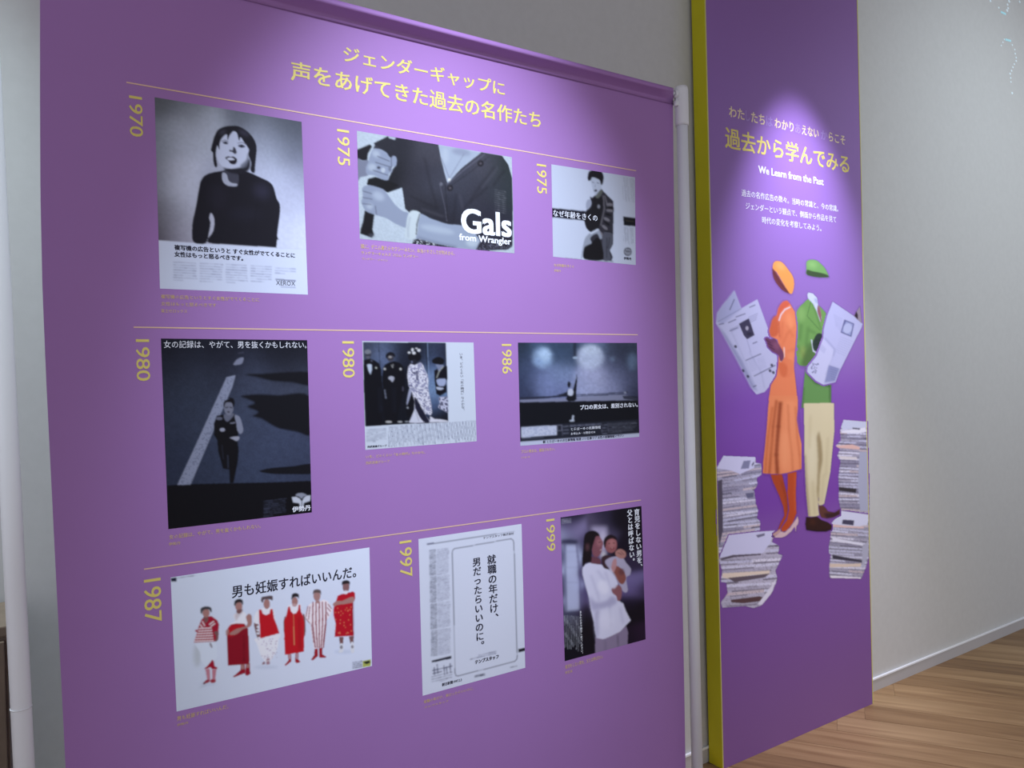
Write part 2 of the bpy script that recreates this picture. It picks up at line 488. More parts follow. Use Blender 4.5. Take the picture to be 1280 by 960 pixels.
# ------------------------------------------------------------------ the display stand
PB = YB-.011     # axis plane of the tubes
ztube = onto((841, 110), PB)[1]-.0155
xpole = x_at(863, 1.2, PB)
xpl_top = x_at(-19, 2.2, PB); xpl_bot = x_at(29, .9, PB)
sl = (xpl_bot-xpl_top)/(0.9-2.2)
pl_x = lambda z: xpl_bot+(z-.9)*sl
stand = thing('display_stand', 'white round-tube stand of two poles and a cross tube holding up the purple banner', 'stand', ((xpole)/2, PB, 0))
PR = .0155
link('pole', tube_mesh((xpole, PB, .0), (xpole, PB, ztube+.02), PR), m_pole, stand)
link('pole', tube_mesh((pl_x(0), PB, .0), (pl_x(ztube), PB, ztube+.02), PR), m_pole, stand)
link('cross_tube', tube_mesh((pl_x(ztube)+.01, PB, ztube), (xpole-.008, PB, ztube), .0058), m_pole, stand)
GAP = xpole-x_at(841.5, ztube, PB)
for x, s in ((xpole, -1), (pl_x(ztube), 1)):
    rings = ((0, 1.0), (0, 1.16), (.06, 1.22), (.92, 1.22), (1, 1.12), (1, .9))
    j = link('tube_joint', tube_mesh((x, PB, ztube-.085), (x, PB, ztube+.024), PR, rings=rings), m_joint, stand)
    link('socket', tube_mesh((x, PB, ztube), (x+s*(GAP-.0025), PB, ztube), .0105, rings=((0, 1), (.9, 1), (1, .92))), m_joint, j)
    k = link('clamp_knob', tube_mesh((x+s*(GAP-.0115), PB, ztube-.009), (x+s*(GAP-.0115), PB, ztube-.034), .007,
             rings=((0, .45), (.35, .5), (.4, 1), (.9, 1.1), (1, .8))), m_joint, stand)
for x in (xpole, pl_x(0)):
    link('foot_bar', box_mesh(x-.02, x+.02, PB-.30, PB+.30, 0, .012, .003), m_pole, stand)
zc = onto((24, 885), PB)[1]
link('pole_coupling', tube_mesh((pl_x(zc), PB, zc-.001), (pl_x(zc), PB, zc+.001), PR*1.05), m_joint, stand)

# ------------------------------------------------------------------ the hanging banner
banner = thing('hanging_banner', 'wide purple fabric banner with a timeline of nine printed advertisements', 'banner', (.8, YB, .25))
edgeL = [(50, -60), (50, 0), (50, 120), (50.5, 240), (53, 360), (58, 480), (64, 600), (70, 720), (76, 840), (82, 960), (89, 1100)]
edgeR = [(841, 112), (842.3, 240), (844.5, 360), (847, 480), (849.8, 600), (852.5, 720), (855, 840), (857, 960), (859, 1100)]
Zb = 0.22; Zs = ztube-.016
def interp_edge(E):
    P = [onto(p, YB) for p in E]; P.sort(key=lambda p: p[1])
    zs = [p[1] for p in P]; xs = [p[0] for p in P]
    return lambda z: float(np.interp(z, zs, xs))
eL = interp_edge(edgeL); eR = interp_edge(edgeR)
def sheet():
    nz, nx = 60, 24; V = []; Fa = []
    for s in (0, 1):
        for j in range(nz+1):
            z = Zb+(Zs-Zb)*j/nz; a, b = eL(z), eR(z)
            for i in range(nx+1): V.append((a+(b-a)*i/nx, YB+s*.0012, z))
    n = (nz+1)*(nx+1)
    for j in range(nz):
        for i in range(nx):
            q = (j*(nx+1)+i, j*(nx+1)+i+1, (j+1)*(nx+1)+i+1, (j+1)*(nx+1)+i)
            Fa.append(q); Fa.append(tuple(n+k for k in q[::-1]))
    rim = [i for i in range(nx+1)]+[j*(nx+1)+nx for j in range(1, nz+1)]+[nz*(nx+1)+i for i in range(nx-1, -1, -1)]+[j*(nx+1) for j in range(nz-1, 0, -1)]
    for k in range(len(rim)):
        a, b = rim[k], rim[(k+1) % len(rim)]; Fa.append((a, n+a, n+b, b))
    return mesh_from(V, Fa)
link('fabric_sheet', sheet(), m_banner, banner)
# sleeve sewn round the cross tube: section swept along the top
def sleeve():
    cz = ztube
    sec = [(YB-.0016, Zs-.010), (YB-.0018, Zs-.001), (YB-.005, Zs+.003), (YB-.014, cz-.0085), (YB-.021, cz-.003)]
    for k in range(9):
        th = math.radians(195-150*k/8)
        sec.append((YB-.010+.0145*math.cos(th), cz+.0125*math.sin(th)+.001))
    sec += [(YB+.005, cz+.001), (YB+.0045, cz-.010), (YB+.0036, Zs-.001), (YB+.0036, Zs-.010)]
    V = []; Fa = []
    for i in range(31):
        for y, z in sec:
            xa = eL(Zs); xb = x_at(841.5, z, y)
            V.append((xa+(xb-xa)*i/30, y, z))
    n = len(sec)
    for i in range(30):
        for k in range(n-1): Fa.append((i*n+k, i*n+k+1, (i+1)*n+k+1, (i+1)*n+k))
    return mesh_from(V, Fa, True)
sv = link('top_sleeve', sleeve(), m_banner, banner)
md = sv.modifiers.new('thickness', 'SOLIDIFY'); md.thickness = .0008

T3 = Frame(340, 40, 3.5556)
text_h('title_line', 'ジェンダーギャップに', T3, (318, 58), (316, 132), 1034, YB, m_yellow_ink, banner, bold=.015)
text_h('title_line', '声をあげてきた過去の名作たち', T3, (84, 126), (81, 214), 1194, YB, m_yellow_ink, banner, bold=.015)
def rule(a, b):
    A = onto(a, YB); B = onto(b, YB); h = .0011
    V = [(A[0], YB-LIFT, A[1]-h), (B[0], YB-LIFT, B[1]-h), (B[0], YB-LIFT, B[1]+h), (A[0], YB-LIFT, A[1]+h)]
    link('timeline_rule', mesh_from(V, [(0, 1, 2, 3)]), m_rule, banner)
rule((158, 103), (795, 213.5)); rule((167, 409), (797, 418.5)); rule((180, 711.5), (801, 625))
for s, a, b in (('1970', (161, 119), (179, 172)), ('1975', (421, 161), (437.5, 208)), ('1975', (670.5, 204.5), (683.5, 243)),
                ('1980', (169.5, 424), (188, 476)), ('1980', (427.5, 426.5), (443.5, 472)), ('1986', (627, 430), (640, 467)),
                ('1987', (179.5, 725), (202.5, 776)), ('1997', (499, 677), (515.5, 720)), ('1999', (682.5, 649.5), (694, 688))):
    text_down('year_number', s, F0, a, b, YB, m_yellow_ink, banner, 'yellow year number %s turned sideways' % s, bold=.009)

def caption(lines, fr, specs, m=m_caption):
    parts = []
    for s, (TL, BL, xr) in zip(lines, specs):
        tl = onto(fr(TL), YB); bl = onto(fr(BL), YB); x1 = x_at(fr((xr, 0))[0], bl[1], YB)
        v, f = glyphs(s, .006, 1); parts.append((norm(v), f, (bl[0], x1, bl[1], tl[1])))
    return letters('caption', parts, YB, m, banner)

# ================================================================== the nine printed advertisements
INK = (20, 20, 34)
# ---- 1970: a woman in a black sweater
A = Frame(180, 110, 3.310); Cc = Frame(235, 140, 5.65); Dd = Frame(210, 295, 7.111)
p = Print([(44, 38), (652, 140), (678, 855), (66, 830)], YB, (172, 184, 220), .64, fr=A)
bgm = p.poly([(30, 20), (670, 120), (690, 668), (540, 661), (400, 652), (55, 629)], (150, 155, 185), .3, 1, False)
p.field([(60, 60, (78, 84, 100)), (200, 80, (100, 108, 130)), (400, 110, (85, 92, 112)), (560, 150, (70, 76, 94)), (640, 160, (62, 68, 84)),
         (60, 200, (105, 114, 138)), (150, 200, (150, 160, 192)), (260, 150, (150, 160, 190)), (480, 200, (110, 118, 142)), (560, 260, (100, 108, 132)), (640, 260, (80, 86, 108)),
         (60, 380, (105, 110, 135)), (150, 380, (165, 174, 208)), (500, 320, (158, 168, 204)), (560, 400, (160, 170, 208)), (640, 360, (118, 124, 156)), (480, 250, (140, 150, 184)),
         (70, 520, (75, 76, 92)), (130, 520, (120, 124, 150)), (180, 470, (160, 168, 200)), (620, 480, (150, 158, 194)), (600, 560, (168, 178, 214)),
         (70, 620, (58, 56, 70)), (150, 620, (110, 110, 136)), (190, 590, (150, 154, 184)), (290, 590, (150, 156, 186)), (650, 640, (172, 182, 218)), (560, 650, (168, 178, 212)), (300, 420, (140, 148, 180))],
        52, bgm)
p.grain(.05, 3, bgm)
sw = [(245, 415), (180, 426), (125, 446), (92, 486), (75, 560), (62, 640), (42, 735), (38, 752), (30, 820), (40, 916), (125, 926), (150, 850), (160, 785), (152, 745), (165, 712), (186, 760), (178, 840), (140, 918),
      (300, 935), (600, 955), (622, 955), (628, 905), (638, 898), (630, 860), (650, 676), (625, 610), (602, 530), (570, 492), (500, 458), (440, 430), (380, 412), (300, 400)]
p.poly(sw, (17, 16, 27), .35, 1, True, Cc)
p.ell((210, 600), 70, 90, (26, 25, 40), 4, .55, 0, Cc)
p.ell((520, 560), 55, 50, (42, 42, 66), 5, .6, .4, Cc)
p.ell((400, 720), 120, 40, (24, 24, 40), 5, .6, 0, Cc)
p.line([(500, 600), (478, 700), (470, 850)], 5, (9, 9, 16), .8, .6, Cc)
p.line([(165, 560), (170, 640), (160, 720)], 5, (9, 9, 16), .8, .6, Cc)
p.poly([(246, 420), (240, 460), (250, 500), (285, 526), (330, 528), (350, 520), (358, 480), (350, 430), (300, 410)], (52, 54, 72), .5, 1, True, Cc)
p.poly([(246, 430), (241, 465), (254, 500), (288, 522), (340, 524), (345, 508), (305, 500), (285, 480), (272, 440)], (138, 146, 176), .5, 1, True, Cc)
p.poly([(205, 255), (214, 200), (250, 150), (310, 132), (370, 170), (420, 250), (425, 330), (400, 382), (350, 400), (275, 400), (228, 370), (205, 320)], (160, 170, 206), .4, 1, True, Cc)
p.poly([(350, 395), (400, 380), (432, 330), (440, 380), (420, 420), (360, 440), (285, 425), (250, 395), (300, 404)], (22, 22, 34), .7, 1, True, Cc)
p.poly([(372, 375), (410, 340), (420, 290), (428, 330), (415, 385), (380, 398)], (70, 76, 96), 1, .8, True, Cc)
hair = [(300, 99), (360, 104), (415, 136), (460, 185), (484, 245), (480, 320), (474, 380), (468, 432), (440, 412), (445, 360), (425, 300), (430, 265), (395, 215), (372, 180), (360, 205), (345, 150), (322, 138),
        (296, 165), (280, 200), (275, 160), (245, 180), (225, 220), (222, 270), (208, 240), (197, 300), (208, 380), (190, 388), (178, 340), (176, 290), (162, 270), (172, 225), (186, 175), (210, 130), (250, 108)]
p.poly(hair, (20, 19, 30), .45, 1, True, Cc)
p.ell((395, 150), 40, 18, (52, 52, 74), 2, .6, .5, Cc)
p.ell((245, 145), 26, 12, (60, 62, 84), 2, .6, -.6, Cc)
p.line([(236, 208), (262, 200), (286, 212)], 5, (70, 74, 98), .5, .9, Cc)
p.ell((265, 220), 20, 9, (62, 66, 90), .4, 1, .2, Cc); p.ell((266, 219), 8, 7, (24, 24, 36), .3, 1, 0, Cc)
p.ell((378, 243), 26, 11, (66, 70, 96), .5, 1, .12, Cc); p.ell((378, 243), 10, 8, (24, 24, 36), .3, 1, 0, Cc)
p.line([(350, 222), (380, 216), (412, 230)], 6, (80, 84, 110), .5, .8, Cc)
p.poly([(322, 246), (336, 262), (344, 288), (330, 298), (312, 284), (292, 280), (296, 268), (314, 272)], (30, 30, 44), .5, .95, True, Cc)
p.poly([(263, 326), (282, 314), (304, 318), (322, 316), (345, 334), (344, 356), (326, 372), (298, 364), (288, 348)], (24, 20, 34), .4, 1, True, Cc)
p.poly([(276, 330), (296, 322), (318, 328), (330, 338), (304, 342), (284, 340)], (170, 180, 214), .35, 1, True, Cc)
for k, (xa, xb, ya, n) in enumerate(((52, 262, 230, 8), (285, 490, 240, 8), (515, 710, 250, 8), (735, 925, 262, 7), (950, 1135, 282, 3))):
    p.rows(xa, xb, ya, .055, n, 22.5, 8, (105, 112, 150), .75, k, Dd, 34, .06)
p.line([(955, 382), (1132, 396)], 10, (60, 64, 96), .3, .9, Dd); p.line([(1000, 448), (1132, 456)], 6, (90, 96, 130), .3, .8, Dd)
P1 = p.build('poster_print', banner, 'printed advertisement of a woman in a black sweater, under year 1970')
text_h('slogan', '複写機の広告というと すぐ女性がでてくることに', Dd, (55, 76), (54, 124), 1128, YB, m_black_ink, P1, bold=.035)
text_h('slogan', '女性はもっと怒るべきです。', Dd, (57, 136), (56, 184), 668, YB, m_black_ink, P1, bold=.035)
text_h('brand_lettering', 'XEROX', Dd, (960, 394), (960, 436), 1130, YB, m_black_ink, P1, bold=.0)
K1 = Frame(190, 360, 6.095)
caption(['複写機の広告というとすぐ女性がでてくることに', '女性はもっと怒るべきです', '富士ゼロックス'], K1,
        [((68, 48), (68, 80), 815), ((70, 104), (70, 134), 490), ((70, 160), (70, 186), 268)])

# ---- 1975: denim and a bracelet
B = Frame(420, 150, 5.0526)
p = Print([(132, 68), (1110, 235), (1127, 842), (150, 750)], YB, (196, 216, 246), 1.45, tint=(1, 1.08, 1.35), fr=B)
DK = (52, 54, 72)
p.poly([(328, 104), (400, 112), (645, 155), (660, 230), (702, 400), (800, 300), (918, 206), (1045, 228), (1085, 285), (1110, 370), (1114, 560), (1112, 790), (1085, 815), (975, 822), (900, 790), (700, 680), (540, 612), (470, 590), (438, 560), (432, 480), (420, 425), (330, 456), (240, 430), (198, 408),
        (206, 375), (250, 365), (330, 380), (360, 310), (384, 280), (376, 240), (340, 236), (296, 192), (236, 184), (250, 150), (300, 140)], DK, .35, 1, False)
p.field([(420, 200, (36, 38, 52)), (560, 200, (66, 68, 86)), (520, 330, (50, 52, 70)), (620, 420, (62, 66, 86)), (480, 450, (48, 50, 66)), (600, 540, (40, 42, 56)), (300, 420, (18, 18, 26)), (380, 330, (26, 28, 38)),
         (350, 150, (38, 40, 54)), (820, 400, (62, 66, 86)), (960, 300, (72, 74, 94)), (1050, 300, (40, 52, 56)), (1080, 480, (46, 56, 66)), (900, 480, (52, 54, 72)), (760, 560, (50, 54, 74)), (1000, 420, (54, 60, 76)), (1000, 600, (44, 46, 66)), (720, 640, (36, 36, 50))],
        60, p.poly([(240, 150), (330, 106), (400, 112), (645, 155), (660, 230), (702, 400), (800, 300), (918, 206), (1045, 228), (1085, 285), (1108, 370), (1112, 560), (1110, 780), (900, 780), (700, 680), (540, 610), (440, 560), (420, 425), (330, 456), (200, 405), (250, 365), (330, 380), (384, 280), (296, 192)], DK, .3, 1, False))
p.grain(.08, 1.5)
p.poly([(330, 104), (380, 112), (372, 128), (336, 116)], (190, 208, 240), .3, 1, False)
p.poly([(133, 190), (215, 155), (232, 170), (205, 215), (200, 262), (138, 252)], (22, 22, 32), .4, 1, False)
p.poly([(204, 372), (250, 360), (330, 382), (400, 412), (330, 456), (240, 430), (198, 408)], (16, 16, 22), .4, 1, False)
p.poly([(648, 158), (915, 206), (780, 312), (706, 402), (684, 330), (664, 240)], (172, 190, 226), .4, 1, False)
p.ell((790, 205), 60, 22, (140, 152, 190), 2, .7, .15); p.ell((690, 230), 20, 50, (190, 208, 240), 2, .6)
p.line([(665, 240), (716, 368)], 4, (120, 128, 160), .3, .8); p.line([(716, 368), (808, 215)], 4, (120, 128, 160), .3, .8); p.ell((715, 378), 9, 11, (225, 236, 250), .3)
p.line([(700, 408), (800, 322), (938, 218)], 7, (96, 100, 126), .4, .9); p.line([(720, 420), (860, 320), (965, 232)], 3, (20, 20, 28), .3, .8)
p.line([(654, 402), (690, 560), (700, 640)], 3, (104, 108, 134), .3, .8); p.line([(690, 410), (704, 620)], 4, (22, 22, 30), .4, .8); p.ell((664, 405), 9, 12, (116, 122, 146), .4, .8)
for x, y in ((720, 430), (912, 276)): p.ell((x, y), 20, 20, (34, 34, 46), .4); p.ell((x, y), 8, 8, (86, 84, 100), .3)
for q in ([(1000, 300), (900, 430), (840, 520)], [(960, 420), (800, 560)], [(760, 470), (740, 640)], [(560, 240), (600, 420), (640, 560)], [(1060, 320), (990, 420)], [(470, 480), (640, 560)]):
    p.line(q, 9, (28, 28, 40), 1.2, .7)
for q in ([(1020, 300), (920, 430)], [(780, 470), (800, 560)], [(540, 560), (680, 610)]): p.line(q, 6, (92, 94, 116), 1.2, .6)
p.rows(1000, 1072, 440, .2, 11, 13.5, 3, (140, 146, 170), .6, 3, None, 18)
SK = (150, 166, 204)
p.poly([(134, 250), (170, 258), (212, 262), (208, 345), (160, 362), (138, 380)], (128, 138, 172), .6, 1)
p.poly([(238, 184), (280, 188), (318, 206), (345, 240), (366, 228), (384, 244), (380, 290), (356, 300), (356, 326), (338, 342), (330, 378), (290, 374), (240, 350), (200, 345), (190, 310), (205, 270), (218, 220)], SK, .4, 1)
p.ell((255, 215), 26, 20, (186, 204, 238), 1.2, .8, .6); p.ell((230, 300), 26, 22, (190, 208, 240), 1.5, .7)
for q in ([(262, 230), (340, 262)], [(250, 268), (352, 300)], [(236, 318), (330, 350)], [(350, 240), (352, 300)]): p.line(q, 5, (64, 68, 92), .5, .8)
p.ell((272, 302), 11, 8, (60, 64, 86), .6); p.ell((300, 318), 13, 16, (190, 206, 236), .5); p.ell((342, 312), 7, 15, (66, 70, 94), .7, .8)
p.poly([(184, 568), (246, 588), (234, 690), (244, 722), (228, 742), (154, 716), (158, 684), (172, 640)], (18, 18, 26), .4, 1, False)
p.ell((226, 728), 20, 12, (80, 86, 108), .8, .6)
p.poly([(168, 432), (196, 412), (240, 418), (302, 440), (336, 480), (372, 530), (420, 572), (462, 592), (452, 676), (380, 655), (320, 620), (250, 598), (190, 572), (164, 520), (172, 480)], SK, .45, 1)
p.ell((270, 480), 40, 26, (184, 202, 238), 2, .8, .5); p.ell((215, 545), 20, 18, (186, 204, 238), 1.5, .8)
for q in ([(172, 448), (230, 466)], [(170, 488), (232, 500)], [(168, 526), (226, 534)], [(250, 540), (258, 596)]): p.line(q, 5, (76, 82, 112), .6, .8)
p.poly([(520, 596), (600, 622), (700, 655), (800, 668), (880, 720), (908, 770), (890, 812), (820, 810), (720, 800), (600, 768), (506, 742)], (158, 176, 214), .45, 1)
p.ell((640, 690), 110, 22, (186, 206, 240), 2, .7, .2); p.line([(520, 740), (640, 775), (760, 800)], 12, (112, 124, 160), 1.4, .7); p.ell((860, 770), 40, 28, (196, 216, 246), 2, .8)
p.poly([(455, 602), (486, 570), (534, 588), (520, 640), (512, 720), (484, 752), (440, 738), (444, 670)], (206, 226, 250), .4, 1)
p.line([(530, 592), (512, 655), (508, 722)], 7, (44, 46, 62), .5, .9); p.line([(468, 610), (456, 680), (458, 740)], 8, (150, 164, 200), 1, .7)
mm = p.poly([(482, 782), (490, 752), (520, 748), (620, 776), (760, 806), (760, 812)], (40, 42, 58), .3, 1, False); p.blotch(mm, (200, 214, 240), 1.2, .62, .9)
mm = p.poly([(880, 822), (905, 770), (1110, 770), (1108, 800), (1070, 818), (975, 806), (968, 828)], (46, 46, 62), .3, 1, False); p.blotch(mm, (110, 116, 146), 1.2, .6, .7)
P2 = p.build('poster_print', banner, 'printed advertisement of a denim jacket and braceleted forearm, large Gals lettering')
text_h('brand_lettering', 'Gals', B, (788, 553), (790, 712), 1108, YB, m_white_ink, P2, bold=.03, res=4)
text_h('brand_lettering', 'from Wrangler', B, (776, 716), (778, 772), 1106, YB, m_white_ink, P2, bold=.03)
K2 = Frame(430, 290, 5.818)
caption(['頭に、デニム着たらセクシーみたい、本当のやさしさが判るから。', 'ラングラーギャルズ フロム ラングラー', 'ラングラー・ジャパン'], K2,
        [((122, 86), (122, 120), 806), ((126, 138), (126, 162), 540), ((132, 186), (132, 202), 318)])

# ---- 1975: coat and black band
E3 = Frame(660, 190, 6.0)
p = Print([(175, 92), (802, 190), (808, 848), (188, 785)], YB, (186, 198, 234), 1.05, fr=E3)
p.poly([(182, 420), (432, 444), (434, 516), (184, 490)], (24, 24, 42), .3, 1, False)
p.poly([(712, 483), (804, 494), (804, 557), (715, 550)], (18, 18, 28), .3, 1, False); p.line([(730, 515), (790, 522)], 6, (70, 66, 60), .5, .8)
coat = [(498, 330), (555, 285), (600, 332), (638, 368), (642, 430), (640, 520), (636, 690), (612, 735), (636, 785), (625, 815), (560, 808), (420, 796), (424, 700), (470, 684), (455, 640), (478, 606), (442, 575), (424, 520), (430, 450), (450, 430), (478, 400), (468, 352)]
p.poly(coat, (44, 44, 58), .4, 1, False)
p.poly([(485, 345), (555, 340), (560, 420), (545, 520), (525, 575), (480, 600), (440, 570), (426, 520), (432, 450), (475, 400)], (24, 23, 32), .5, 1)
for q in ([(565, 330), (572, 430), (545, 550)], [(575, 330), (600, 420)]): p.line(q, 9, (96, 96, 112), .5, .9)
for x, y, r in ((612, 440, .1), (590, 505, .5), (575, 565, .7), (612, 395, .1), (545, 610, .9)): p.ell((x, y), 26, 11, (112, 112, 130), .5, .9, r)
for x, y, r in ((612, 418, .1), (600, 470, .3), (590, 535, .6), (600, 600, .2)): p.ell((x, y), 28, 9, (16, 16, 24), .5, .9, r)
p.poly([(560, 620), (600, 600), (634, 620), (632, 690), (608, 735), (620, 800), (565, 800)], (78, 82, 102), .6, .9)
for q in ([(590, 640), (590, 790)], [(612, 640), (600, 720)]): p.line(q, 6, (34, 34, 46), .5, .8)
p.poly([(424, 700), (470, 686), (520, 640), (555, 700), (556, 806), (420, 796)], (18, 17, 24), .4, 1)
p.poly([(400, 790), (414, 700), (432, 640), (470, 604), (526, 576), (540, 600), (556, 640), (540, 650), (520, 612), (484, 624), (466, 650), (476, 680), (440, 700), (420, 720), (406, 794)], (140, 150, 178), .4, 1)
p.line([(470, 610), (525, 582)], 12, (190, 202, 236), .4, 1); p.poly([(440, 372), (455, 356), (476, 368), (472, 402), (446, 432), (434, 410)], (148, 158, 192), .5, 1)
p.line([(470, 340), (486, 380), (470, 430)], 10, (34, 34, 46), .5, 1)
p.poly([(470, 200), (528, 205), (548, 250), (548, 285), (515, 328), (494, 305), (478, 250)], (168, 180, 214), .4, 1)
p.poly([(515, 318), (548, 280), (560, 300), (530, 345), (506, 340)], (86, 92, 96), .5, 1)
p.poly([(452, 165), (462, 145), (500, 138), (548, 148), (566, 182), (564, 225), (554, 250), (546, 246), (536, 214), (500, 196), (480, 196), (470, 214), (452, 218), (448, 190)], (24, 22, 32), .45, 1)
p.line([(480, 228), (496, 232)], 5, (50, 52, 70), .4, .9); p.line([(516, 232), (536, 238)], 5, (50, 52, 70), .4, .9); p.ell((508, 291), 12, 8, (40, 36, 52), .4); p.line([(506, 245), (502, 268)], 4, (110, 116, 146), .4, .8)
p.ell((530, 410), 10, 14, (130, 136, 160), .6, .8)
p.vrows(712, 800, 6.5, 192, 372, .13, 2.6, (130, 138, 172), .6, 5); p.vrows(716, 792, 6.5, 562, 690, .1, 2.6, (120, 128, 160), .7, 6)
for r_, c_ in ((32, (36, 36, 52)), (24, (176, 186, 220))): p.ell((746, 746), r_*.92, r_, c_, .3)
for q in ([(735, 730), (734, 762)], [(746, 722), (746, 772)], [(757, 728), (758, 764)], [(728, 742), (766, 746)]): p.line(q, 5, (36, 36, 52), .3)
p.rows(268, 400, 800, .07, 1, 10, 14, (50, 52, 72), .9, 4, None, 12); p.rows(410, 640, 812, .03, 1, 10, 10, (90, 96, 120), .8, 4, None, 12)
P3 = p.build('poster_print', banner, 'printed advertisement of a person in a striped coat before a black band')
text_h('slogan', 'なぜ年齢をきくの', E3, (186, 430), (190, 482), 520, YB, m_white_ink, P3, bold=.012)
text_h('brand_lettering', '伊勢丹', E3, (718, 786), (718, 808), 774, YB, m_black_ink, P3, bold=.03)
caption(['なぜ年齢をきくの', '伊勢丹'], E3, [((195, 836), (195, 860), 345), ((195, 880), (195, 898), 246)])

# ---- 1980: the runner
G = Frame(190, 410, 3.4286)
p = Print([(38, 45), (665, 52), (685, 790), (70, 862)], YB, (42, 50, 76), .86, fr=G)
p.field([(60, 80, (20, 22, 38)), (300, 100, (18, 20, 36)), (550, 100, (16, 18, 32)), (60, 180, (24, 27, 44)), (300, 180, (26, 29, 46)), (620, 190, (16, 18, 30)), (80, 240, (44, 52, 76)), (250, 240, (46, 54, 78)),
         (420, 240, (56, 64, 92)), (620, 260, (64, 72, 100)), (100, 400, (42, 50, 76)), (200, 350, (46, 55, 80)), (430, 450, (54, 63, 94)), (560, 520, (56, 66, 98)), (100, 600, (38, 46, 72)), (260, 600, (44, 53, 80)),
         (450, 620, (50, 60, 90)), (640, 500, (50, 58, 88)), (640, 640, (44, 52, 80)), (400, 380, (52, 62, 90))], 70)
p.grain(.12, 1.2); p.grain(.08, 5)
TS = (13, 14, 24)
p.poly([(380, 292), (455, 284), (540, 288), (672, 292), (678, 455), (620, 440), (555, 432), (520, 420), (470, 390), (430, 378), (455, 360), (408, 338), (440, 322), (410, 306)], TS, .7, 1)
p.poly([(400, 200), (480, 196), (672, 190), (672, 246), (600, 234), (520, 228), (450, 212)], TS, .8, 1)
p.poly([(540, 425), (600, 418), (676, 432), (678, 456), (610, 444)], TS, .8, .9)
p.poly([(460, 612), (520, 598), (600, 592), (682, 582), (684, 622), (600, 626), (510, 624)], TS, .6, 1)
p.poly([(66, 674), (160, 668), (330, 664), (520, 660), (684, 654), (690, 800), (68, 870)], (9, 9, 18), .5, 1, False)
p.poly([(320, 212), (358, 203), (345, 252), (165, 670), (110, 672), (180, 520)], (126, 136, 172), .4, 1, False)
p.blotch(p.poly([(325, 215), (355, 206), (170, 665), (115, 668)], (128, 138, 174), .3, .5, False), (88, 96, 128), 1.6, .58, .5)
p.poly([(350, 154), (368, 134), (392, 128), (384, 154), (356, 160)], (120, 128, 162), .5, .9); p.line([(370, 110), (392, 106)], 6, (60, 64, 88), .6, .7)
BK = (10, 10, 18)
p.poly([(278, 376), (312, 370), (350, 368), (372, 384), (372, 440), (366, 480), (372, 520), (368, 575), (356, 630), (350, 664), (334, 664), (332, 606), (304, 602), (296, 570), (284, 530), (280, 480), (266, 458), (266, 408)], BK, .4, 1, False)
p.poly([(354, 374), (376, 382), (388, 420), (390, 442), (378, 454), (366, 438), (362, 410)], (120, 128, 160), .4, 1)
p.ell((302, 436), 11, 8, (140, 146, 178), .4); p.ell((288, 388), 14, 7, (90, 96, 124), .5, .9); p.poly([(334, 470), (368, 464), (374, 474), (362, 484), (346, 476)], (140, 146, 176), .4, 1)
p.poly([(308, 372), (346, 366), (350, 376), (322, 402)], (96, 102, 130), .5, .9); p.line([(336, 408), (356, 406)], 5, (120, 126, 156), .4, .8)
p.line([(325, 545), (327, 598)], 6, (44, 50, 72), .5, .9); p.line([(300, 500), (306, 560)], 5, (30, 34, 52), .6, .8)
p.poly([(312, 322), (330, 312), (346, 322), (348, 352), (334, 374), (316, 366), (309, 344)], (108, 114, 142), .4, 1); p.line([(314, 342), (326, 340)], 5, (28, 28, 42), .4, .9); p.line([(334, 340), (344, 342)], 5, (28, 28, 42), .4, .9); p.ell((328, 360), 6, 3, (40, 36, 54), .3)
p.poly([(306, 330), (312, 312), (330, 306), (332, 298), (350, 304), (354, 326), (348, 340), (342, 322), (318, 320), (310, 340)], (14, 13, 22), .4, 1)
p.rows(478, 578, 742, -.13, 9, 8, 3, (74, 82, 116), .6, 8, None, 30, .1)
LG = (180, 190, 220)
p.poly([(598, 724), (616, 722), (632, 730), (640, 742), (640, 762), (632, 762), (630, 750), (604, 746)], LG, .3, 1, False)
p.poly([(678, 716), (660, 718), (648, 728), (642, 742), (642, 762), (648, 762), (650, 748), (676, 740)], LG, .3, 1, False)
p.poly([(614, 716), (624, 708), (640, 706), (654, 710), (662, 716), (648, 722), (640, 730), (630, 722)], (130, 138, 166), .4, 1)
P4 = p.build('poster_print', banner, 'dark printed advertisement of a runner beside a white road line')
text_h('slogan', '女の記録は、やがて、男を抜くかもしれない。', G, (50, 54), (51, 86), 662, YB, m_white_ink, P4, bold=.0)
text_h('brand_lettering', '伊勢丹', G, (600, 766), (601, 790), 680, YB, m_white_ink, P4, bold=.03)
caption(['女の記録は、やがて、男を抜くかもしれない。', '伊勢丹'], G, [((74, 886), (74, 906), 466), ((72, 920), (72, 934), 122)])

